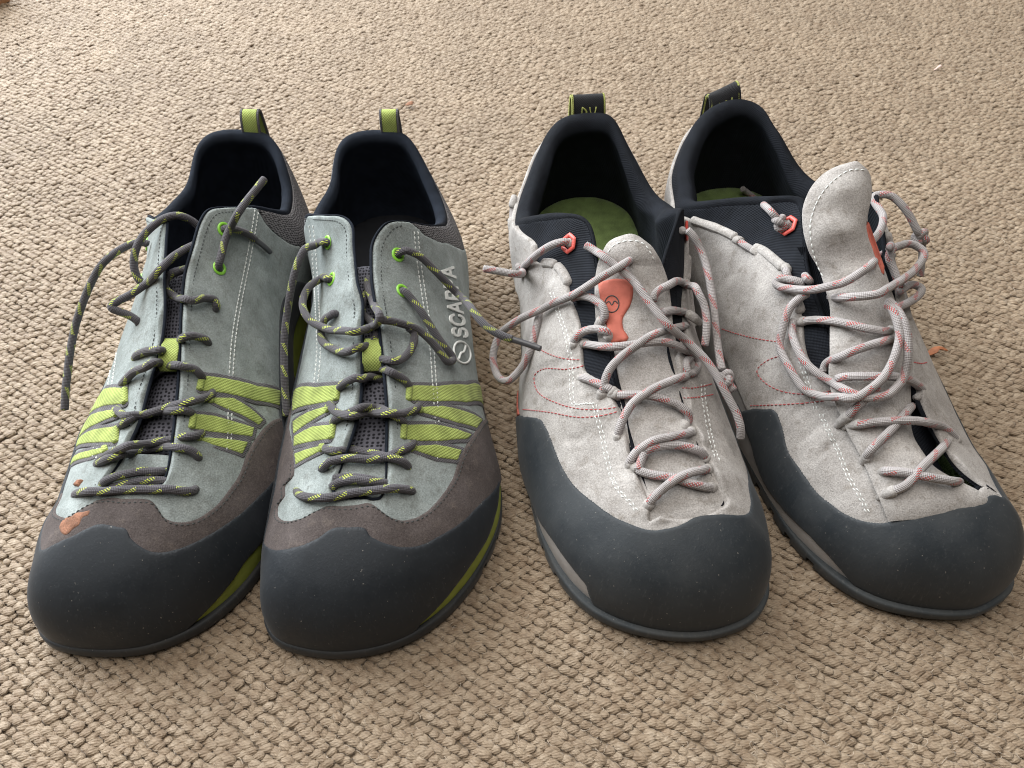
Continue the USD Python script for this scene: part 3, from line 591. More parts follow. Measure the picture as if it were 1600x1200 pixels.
# ------------------------------------------------------------------ the two grey-green shoes
DATA_A = {1: dict(
    rand=[(71, 735), (70, 800), (71, 853), (79, 857), (100, 845), (125, 833), (146, 822), (167, 818), (187, 822), (202, 827), (208, 840), (225, 854), (250, 861), (287, 852), (325, 833), (358, 812), (387, 787), (417, 756), (438, 727)],
    brown=[(104, 654), (114, 685), (114, 722), (109, 743), (98, 756), (97, 785), (99, 808), (110, 810), (125, 800), (160, 781), (200, 780), (233, 781), (246, 793), (258, 810), (283, 816), (308, 810), (333, 793), (354, 768), (371, 743), (383, 710), (400, 681), (417, 662), (435, 654)],
    straps=[[(119, 616), (167, 609), (199, 607), (199, 634), (167, 637), (116, 640)], [(113, 666), (146, 650), (183, 640), (187, 652), (158, 664), (114, 682)], [(115, 685), (150, 672), (187, 667), (185, 695), (150, 695), (115, 698)], [(115, 716), (142, 705), (167, 700), (169, 709), (142, 718), (113, 730)],
            [(315, 587), (358, 593), (400, 604), (436, 612), (434, 637), (396, 629), (354, 618), (310, 613)], [(325, 622), (362, 622), (387, 637), (410, 658), (402, 667), (375, 651), (350, 641), (329, 631)], [(302, 647), (333, 650), (367, 660), (396, 669), (392, 685), (358, 681), (325, 677), (298, 672)], [(310, 683), (342, 685), (362, 687), (387, 691), (377, 712), (354, 704), (329, 697), (308, 689)]],
    mid_up=[(289, 971), (325, 936), (350, 908), (375, 873), (400, 843), (414, 828)], mid_lo=[(291, 973), (327, 953), (352, 928), (380, 898), (404, 862)],
    mesh_seam=[(403, 330), (418, 355), (439, 373), (465, 384)],
    stitch=[[(184, 487), (180, 544), (172, 600), (165, 622), (154, 677), (148, 718)], [(401, 328), (390, 394), (375, 469), (364, 540), (360, 614), (358, 685), (356, 710)]],
    eyelets=[(231, 382), (220, 438), (348, 359), (341, 420)],
    laces=[[(118, 775, -2), (124, 770, 2.5), (150, 768, 3), (200, 765, 3), (250, 764, 3), (285, 767, 2.5), (300, 767, 1.5), (305, 763, -2)],
           [(160, 757, 0), (168, 750, 2), (188, 743, 3), (217, 737, 3), (240, 737, 2), (262, 736, -2)], [(175, 762, -1), (195, 757, 0), (225, 751, 1), (262, 752, -2)],
           [(152, 726, -2), (158, 718, 2), (170, 710, 4), (196, 698, 6), (233, 693, 6), (267, 687, 5), (295, 682, 3), (308, 680, 2), (315, 676, -1)],
           [(152, 725, -1), (165, 718, 2), (187, 711, 3), (217, 706, 3), (250, 699, 2.5), (283, 700, 2), (300, 705, 2), (308, 712, 1), (310, 718, -2)],
           [(183, 639, -1), (188, 645, 3), (200, 650, 4), (225, 648, 7), (258, 638, 7), (292, 629, 5), (318, 622, 3), (328, 618, 1), (331, 612, -1)],
           [(188, 667, -2), (192, 662, 1.5), (203, 655, 3), (225, 647, 3), (250, 643, 3), (280, 641, 2.5), (295, 643, 2), (299, 648, -2)],
           [(191, 600, -1), (196, 594, 2), (208, 582, 4), (233, 570, 6), (258, 566, 6), (279, 565, 3), (290, 566, -2)],
           [(237, 588, 2), (246, 580, 4), (260, 574, 5), (283, 572, 4), (304, 577, 3.5), (313, 585, 2), (316, 592, -1)],
           [(211, 560, -1), (217, 553, 2), (228, 549, 3), (247, 547, 2), (262, 548, 1), (275, 547, 2), (279, 536, 4), (288, 527, 5), (304, 525, 4), (318, 529, 3), (325, 537, -1)],
           [(231, 382, -1), (221, 379, 5), (199, 384, 'z92'), (172, 401, 'z90'), (150, 427, 'z85'), (131, 469, 'z75'), (116, 517, 'z63'), (107, 570, 'z52'), (103, 605, 'z45'), (101, 640, 'z37')],
           [(220, 440, -1), (213, 430, 4), (209, 410, 7), (213, 388, 9), (225, 367, 'z102'), (247, 347, 'z106'), (274, 337, 'z107'), (296, 343, 'z103'), (314, 358, 'z97')],
           [(310, 380, 'z96'), (294, 387, 'z99'), (275, 398, 'z101'), (251, 420, 'z101'), (225, 446, 6), (199, 463, 5), (180, 473, 4), (174, 481, 4), (184, 486, 3), (202, 493, 3), (213, 500, 2), (217, 506, -1)],
           [(334, 486, -2), (338, 477, 2), (334, 468, 3), (320, 466, 4), (295, 469, 5), (272, 463, 7), (258, 450, 8), (262, 433, 8), (280, 424, 6), (300, 419, -2)],
           [(341, 422, -1), (343, 408, 4), (349, 385, 6), (358, 360, 8), (374, 330, 'z114'), (396, 301, 'z118'), (413, 280, 'z120')],
           [(348, 360, -1), (354, 357, 2), (367, 358, 3), (386, 365, 3), (398, 374, 3)]],
    tips=[[(398, 374, 3.0), (409, 382, 3.5), (422, 394, 3)]], tab=(6.0, 9.0, 12, .0)),
  2: dict(
    rand=[(411, 843), (422, 852), (442, 859), (472, 852), (497, 841), (517, 827), (547, 823), (572, 825), (580, 837), (601, 847), (626, 853), (655, 850), (688, 833), (722, 810), (747, 785), (772, 756), (782, 735)],
    brown=[(455, 668), (461, 697), (463, 743), (449, 760), (449, 777), (438, 793), (440, 810), (453, 815), (476, 810), (501, 797), (526, 791), (559, 789), (584, 789), (597, 800), (613, 810), (634, 813), (655, 806), (680, 785), (701, 756), (713, 722), (730, 689), (747, 664), (772, 650), (797, 648)],
    straps=[[(463, 614), (497, 605), (532, 602), (528, 629), (492, 635), (461, 645)], [(461, 660), (488, 643), (515, 635), (517, 645), (488, 662), (462, 681)], [(463, 683), (492, 667), (524, 664), (520, 689), (492, 693), (462, 700)], [(463, 710), (488, 701), (505, 697), (508, 706), (488, 716), (465, 729)],
            [(638, 603), (680, 604), (726, 602), (774, 603), (779, 633), (726, 632), (680, 631), (636, 629)], [(653, 637), (688, 635), (722, 643), (751, 658), (742, 672), (713, 664), (680, 654), (655, 647)], [(630, 664), (680, 664), (713, 672), (736, 681), (728, 689), (688, 692), (655, 692), (628, 689)], [(647, 697), (680, 695), (720, 704), (713, 722), (680, 718), (638, 704)]],
    mid_up=[(658, 964), (695, 927), (717, 899), (740, 866), (760, 833), (772, 798), (778, 762)], mid_lo=[(660, 967), (700, 935), (712, 926), (731, 902), (746, 882), (766, 837), (780, 790)],
    mesh_seam=[(656, 361), (666, 370), (684, 378), (705, 384), (724, 388)],
    stitch=[[(486, 352), (490, 384), (494, 440), (498, 520), (497, 570), (490, 622), (480, 677)], [(650, 362), (656, 420), (668, 500), (676, 560), (680, 622), (684, 685), (686, 718)]],
    eyelets=[(515, 379), (521, 437), (620, 399), (627, 456)],
    laces=[[(464, 767, -2), (469, 773, 2), (482, 777, 3), (517, 777, 3), (559, 769, 3), (605, 764, 3), (630, 764, 2.5), (641, 766, 1), (643, 770, -2)],
           [(518, 762, -1), (530, 754, 1), (550, 750, 2), (572, 752, 2), (605, 755, -2)], [(522, 748, -1), (545, 746, .5), (570, 748, 1), (603, 757, -2)],
           [(508, 700, -2), (513, 703, 2), (525, 705, 3), (547, 702, 4), (580, 708, 5), (605, 714, 4), (626, 720, 3), (635, 726, 1), (637, 732, -2)],
           [(503, 733, -2), (509, 727, 1.5), (520, 720, 3), (547, 716, 2.5), (576, 718, 2), (601, 715, 2), (626, 704, 2), (640, 698, 1.5), (646, 692, -1)],
           [(516, 631, -1), (519, 638, 3), (528, 646, 4), (547, 650, 5), (576, 645, 6), (609, 646, 5), (634, 645, 3.5), (648, 640, 2), (654, 633, -1)],
           [(521, 661, -1), (526, 654, 2), (538, 648, 3), (559, 639, 3), (588, 637, 3), (612, 647, 2.5), (626, 655, 1.5), (631, 662, -2)],
           [(531, 608, -1), (534, 602, 2), (543, 596, 4), (560, 591, 4), (580, 589, 3.5), (602, 595, -2)],
           [(566, 580, 2), (575, 577, 4), (592, 577, 4), (614, 583, 4), (630, 592, 3), (637, 600, 1), (639, 606, -1)],
           [(574, 544, 6), (588, 558, 6), (612, 564, 5), (634, 556, 4.5), (645, 540, 5), (647, 522, 5), (638, 512, 6)],
           [(515, 380, -1), (508, 378, 4), (495, 381, 6), (473, 394, 'z93'), (461, 424, 'z87'), (454, 456, 'z79'), (447, 500, 'z68'), (444, 552, 'z57'), (445, 600, 'z47'), (448, 650, 'z37')],
           [(521, 438, -1), (513, 435, 4), (500, 436, 5), (481, 451, 6), (473, 476, 6), (484, 500, 6), (508, 513, 6), (548, 518, 9), (580, 511, 11), (593, 493, 11), (583, 473, 9), (575, 450, 6), (576, 436, 0)],
           [(527, 492, -1), (519, 491, 3), (508, 499, 4), (502, 517, 4), (506, 536, 4), (525, 547, 4), (552, 546, 6), (579, 537, 7), (591, 521, 8), (581, 504, 6), (566, 490, 4), (568, 468, 4), (580, 452, 1)],
           [(594, 500, 8), (625, 505, 7), (660, 520, 7), (684, 545, 6), (696, 562, 5), (704, 565, 4), (706, 556, 4), (686, 530, 4), (664, 496, 5), (643, 467, 4), (633, 456, 3), (627, 457, -1)],
           [(620, 400, -1), (628, 393, 4), (638, 392, 6), (658, 402, 7), (682, 425, 9), (712, 456, 11), (740, 487, 'z84'), (764, 513, 'z82'), (800, 530, 'z80')]],
    tips=[[(800, 530, 'z80'), (822, 537, 'z79'), (845, 545, 'z78')]], tab=(5.5, 9.0, 12, .0)),
}
LABEL_A = {1: 'grey-green suede approach shoe with lime straps and an orange clay smear on its toe', 2: 'grey-green suede approach shoe with lime straps and white embroidered lettering on its side'}
for k in (1, 2):
    D, L = DATA_A[k], LAST[k]
    sh = thing('approach_shoe', LABEL_A[k], 'shoe', None, tuple(L.o)); P = sh.GetPath(); O = L.o
    add = lambda name, m, ma, parent=P, **kw: put(parent, name, m[:2], mat[ma], uv=m[2] if len(m) > 2 else None, origin=O, **kw)
    so = outsole(L, 2.0, 3.2); put(P, 'outsole', so, mat['sole_a'], smooth=50, origin=O)
    aL = L.L
    # foam between sole and upper, green where the rubber lets it show
    add('midsole', panel(L, [(-4, -3), (aL - 6, -3), (aL - 6, 13), (-4, 13)], t=.7, base=0, step=4), 'lime')
    # suede body
    br, rd = edge_path(L, D['brown']), edge_path(L, D['rand']); tops = br[br[:, 0].argsort()]
    seam = edge_path(L, D['mesh_seam']); aR0 = seam[0, 0]
    aLs = a_near(L, -35, 209, 1.0); aR = seam[-1, 0]
    top = [(x, VS * .998) for x in np.linspace(aLs, aR0 - 1, 130)]
    body = [(aLs - 24, 11), (aLs - 20, VS * .55), (aLs - 9, VS * .85)] + top + [tuple(q) for q in seam] + [(aR + 14, VS * .45), (aR + 22, 11)]
    up_ = panel(L, body, t=1.0, base=0, r=1.3, step=2.0, bottom=-1.0, fn=folds(L, k, tops, .6, 1.1, .45)); add('upper', up_, 'suede_a')
    add('collar_mesh', panel(L, [(aR0 - 2, VS * .995)] + [(x, VS * .995) for x in np.linspace(aR0, aL + aLs - 2, 90)] + [(aL + aLs - 12, VS * .7), (aL + aLs - 26, VS * .4), (aL + aLs - 30, 8), (aR + 10, 8), (aR + 4, VS * .45)] + [tuple(q - [-1, 1]) for q in seam[::-1]], t=.5, base=.1, step=2.2, bottom=-1.2), 'net_a')
    # brown toe guard, and the rubber round the toe
    lowr = lambda q, d: [tuple(x) for x in (q - [0, d])]
    br_low = [(x, np.interp(x, rd[:, 0], rd[:, 1]) - 4) for x in np.linspace(rd[:, 0].max() + 25, rd[:, 0].min() - 22, 60)]
    add('toe_guard', panel(L, [(br[0, 0] - 26, br[0, 1] - 6)] + [tuple(q) for q in br] + [(br[-1, 0] + 25, br[-1, 1] - 6), (br[-1, 0] + 42, br[-1, 1] - 12), (br[-1, 0] + 44, br[-1, 1] - 24)] + br_low + [(br[0, 0] - 30, br[0, 1] - 22)], t=1.0, base=.75, r=1.2, bottom=-.8, fn=wrinkle(k + 9, .2)), 'brown')
    mu = edge_path(L, np.array(D['mid_up']) + ([-1, 11] if k == 1 else [-3, 6]))
    mu = mu[mu[:, 0].argsort()]
    rand = [(18, 20), (rd[0, 0] - 70, 24), (rd[0, 0] - 24, 27)] + [tuple(q) for q in rd] + [(rd[-1, 0] + 24, max(rd[-1, 1] - 6, 24)), (aL - 60, 25), (aL - 20, 21), (aL - 20, 14)] + [(mu[-1, 0] + 40, mu[-1, 1] + 1)] + [tuple(q) for q in mu[::-1]] + [(x, -1.0) for x in np.linspace(mu[0, 0] - 4, rd[0, 0] + 2, 30)] + [(rd[0, 0] - 14, 2), (rd[0, 0] - 40, 8), (18, 14)]
    add('toe_rand', panel(L, rand, t=1.5, base=.75, r=1.5, bottom=-1.6, fn=wrinkle(k + 4, .18)), 'rubber_a')
    # webbing straps with their grey edges
    for st in D['straps']:
        h = L.hit(st); pg = Polygon(np.stack([h[:, 0], h[:, 1] * VS], 1)).buffer(.9).buffer(-.9)
        e = put(P, 'webbing_strap', (q := panel(L, pg.buffer(-.2), t=.75, base=1.0, r=.8, step=1.2))[:2], mat['green'], uv=q[2], origin=O)
        put(e, 'woven_edge', (q := panel(L, pg.buffer(1.5), t=.45, base=.95, r=.6, step=1.2))[:2], mat['grey_edge'], uv=q[2], origin=O)
        ends = (st[2], st[3]) if st in D['straps'][:4] else (st[0], st[-1])
        q0, q1 = np.array(ends[0], float), np.array(ends[1], float); h = L.hit(np.linspace(q0 + .08 * (q1 - q0), q1 - .08 * (q1 - q0), 7)); n_ = L.normal(h[:, 0], h[:, 1])
        put(e, 'strap_loop', (q := tube(curve(L.p(h[:, 0], h[:, 1]) + n_ * .0012, .0006), .00165, 12))[:2], mat['green'], uv=q[2] * [10, 1], origin=O)
    # stitching
    sti = []
    for line in D['stitch']:
        for dx in (-2.9, 2.9):
            sti += stitched(up_[0], up_[1], np.array(line) + [dx, 0], length=1.7, gap=.8, r=.33, lift=.3)
    add('white_stitching', cat(sti), 'thread', kind='stuff')
    sti = []
    for x0, x1 in ((a_near(L, -35, 209, 1.) + 6, a_near(L, -13, 50, 1.) - 2), (a_near(L, 11, 60, 1.), aR0 - 6)):
        q = np.stack([np.linspace(x0, x1, 90), np.full(90, VS * .955)], 1); Pn, Nn = on_last(L, q, 1.15); sti += dashes(Pn, Nn, 1.3, 1.0, .22)
    q = br + [0, -2.2]; Pn, Nn = on_last(L, q[8:], 1.85); sti += dashes(Pn, Nn, 1.4, 1.0, .25)
    add('dark_stitching', cat(sti), 'dthread', kind='stuff')
    # inside
    add('lining', lining(L, 3.6, lift=.9, s_front=196, thin=.8), 'lining_a')
    add('insole', insole(L), 'insole_a')
    # tongue, its webbing loop
    aa = np.linspace(0, L.L, 1500); R = L.local(aa, np.ones(1500)); mid = lambda s: .5 * (np.interp(s, *_side(R, -1)) + np.interp(s, *_side(R, 1)))
    def _side(R, sgn):
        m = (R[:, 0] - np.interp(R[:, 1], [40, 180], [0, 2]) > 0) if sgn > 0 else (R[:, 0] - np.interp(R[:, 1], [40, 180], [0, 2]) <= 0)
        m &= (R[:, 1] > 44) & (R[:, 1] < 182) & (np.abs(R[:, 0]) < 18); q = R[m]; q = q[q[:, 1].argsort()]; return q[:, 1], q[:, 0]
    crest = lambda s: np.interp(s, [30, 45, 70, 95, 130, 172, 190], [52, 55.5, 62, 71, 84.5, 99, 103])
    rows = []
    for s in np.linspace(38, 168, 14):
        w = np.interp(s, [38, 60, 85, 120, 168], [18, 18, 16, 12.5, 11]); c = mid(min(max(s, 50), 176)); z = crest(s) - np.interp(s, [40, 90, 168], [4, 5, 6]); e = np.interp(s, [40, 90, 168], [3, 6, 9])
        rows.append((L.world([c - w, s, z - e]), L.world([c + w, s, z - e])))
    tg, tsurf, _ = sheet(rows, arch=3.5, thick=2.2)
    add('tongue', tg, 'net_t')
    vr = [(L.world([mid(50) - 17, s, crest(s) - 2.2]), L.world([mid(50) + 17, s, crest(s) - 2.2])) for s in (36, 42, 48, 54, 60, 66)]
    vt, vsurf, _ = sheet(vr, arch=2.2, thick=1.6); add('vamp', vt, 'suede_a')
    for s0 in (111,):
        c = mid(s0); lp = [L.world([c, s0 - 6, crest(s0 - 6) - 1]), L.world([c, s0 - 3, crest(s0) + 1.5]), L.world([c, s0 + 3, crest(s0) + 3.5]), L.world([c, s0 + 8, crest(s0 + 8) + .5])]
        add('tongue_loop', flat_strip(lp, L.ex, 9, 1.2), 'green')
    # eyelets and laces
    H = Hits(L, tsurf, vsurf)
    for e in D['eyelets']:
        h = L.hit([e])[0]; n = L.normal(h[0], h[1]); add('eyelet', ring(L.p(h[0], h[1]) + n * .0012, n, 2.9, .85), 'eyelet')
    lp = lace(P, O, H, D['laces'], 1.95, mat['lace_a'])
    for t in D['tips']: put(lp, 'lace_tip', (q := tube(curve(H.path(t)), .0015, 10))[:2], mat['tip'], uv=q[2], origin=O)
    # pull tab at the heel
    c0, w, hgt, tilt = D['tab']
    pt = [L.world([c0, 287, 84]), L.world([c0, 288.5, 94]), L.world([c0, 291, 99.5]), L.world([c0, 295, 100.5]), L.world([c0, 298.5, 96]), L.world([c0 + .5, 299.5, 86]), L.world([c0 + .5, 301, 74])]
    tb = put(P, 'pull_tab', (q := flat_strip(pt, L.ex, w, 1.3))[:2], mat['green'], uv=q[2], origin=O)
    for sg in (-1, 1):
        put(tb, 'woven_edge', (q := flat_strip([p + L.ex * sg * (w / 2 + .4) / 1e3 for p in pt], L.ex, 1.6, 1.6))[:2], mat['grey_edge'], uv=q[2], origin=O)
    if k == 1:
        h = L.hit([(98, 827), (101, 818), (108, 811), (118, 808), (124, 803), (136, 801), (145, 800), (142, 807), (133, 811), (128, 822), (118, 829), (110, 837), (102, 836)])
        add('clay_smear', panel(L, spline2(np.stack([h[:, 0], h[:, 1] * VS], 1), 4, closed=True), t=.3, base=1.75, r=1.4, step=.9, rough=.3), 'clay')
        h = L.hit([(120, 762), (128, 752), (134, 752), (126, 763)]); add('bark_crumb', panel(L, np.stack([h[:, 0], h[:, 1] * VS], 1), t=1.6, base=1.0, r=1.0, step=.8, rough=.6), 'clay')
    if k == 2:
        # embroidered name and emblem on the side
        tm = meshkit.text_mesh('SCARPA', 1.0, .01, bold=True)
        tm = trimesh.Trimesh(*trimesh.remesh.subdivide_to_size(tm.vertices, tm.faces, .25))
        wd = tm.bounds[1, 0]
        def to_last(x, y, off):      # x along the writing 0..1, y across 0..1 (letter tops to the left)
            b0, b1 = np.array([728, 531.0]), np.array([704.0, 417.0]); ux = b1 - b0; uy = np.array([-23.0, -1.5])
            h = L.hit(b0 + x[:, None] * ux + y[:, None] * uy * (1 - .18 * x[:, None])); n = L.normal(h[:, 0], h[:, 1])
            return L.p(h[:, 0], h[:, 1]) + n * (off[:, None] / 1e3)
        v = tm.vertices; add('name_embroidery', (to_last(v[:, 0] / wd, v[:, 1], 1.0 + (v[:, 2] > .005) * .8), tm.faces), 'logo')
        parts = []
        for el in ([(719 + 12.5 * math.cos(t) + 3.0 * math.sin(t), 552 + 17 * math.sin(t)) for t in np.linspace(0, 2 * np.pi, 26)], [(714, 562), (717, 553), (721, 551), (724, 541)]):
            h = L.hit(el); n = L.normal(h[:, 0], h[:, 1]); parts.append(tube(curve(L.p(h[:, 0], h[:, 1]) + n * .0012), .00062, 6))
        add('emblem_embroidery', cat(parts), 'logo')
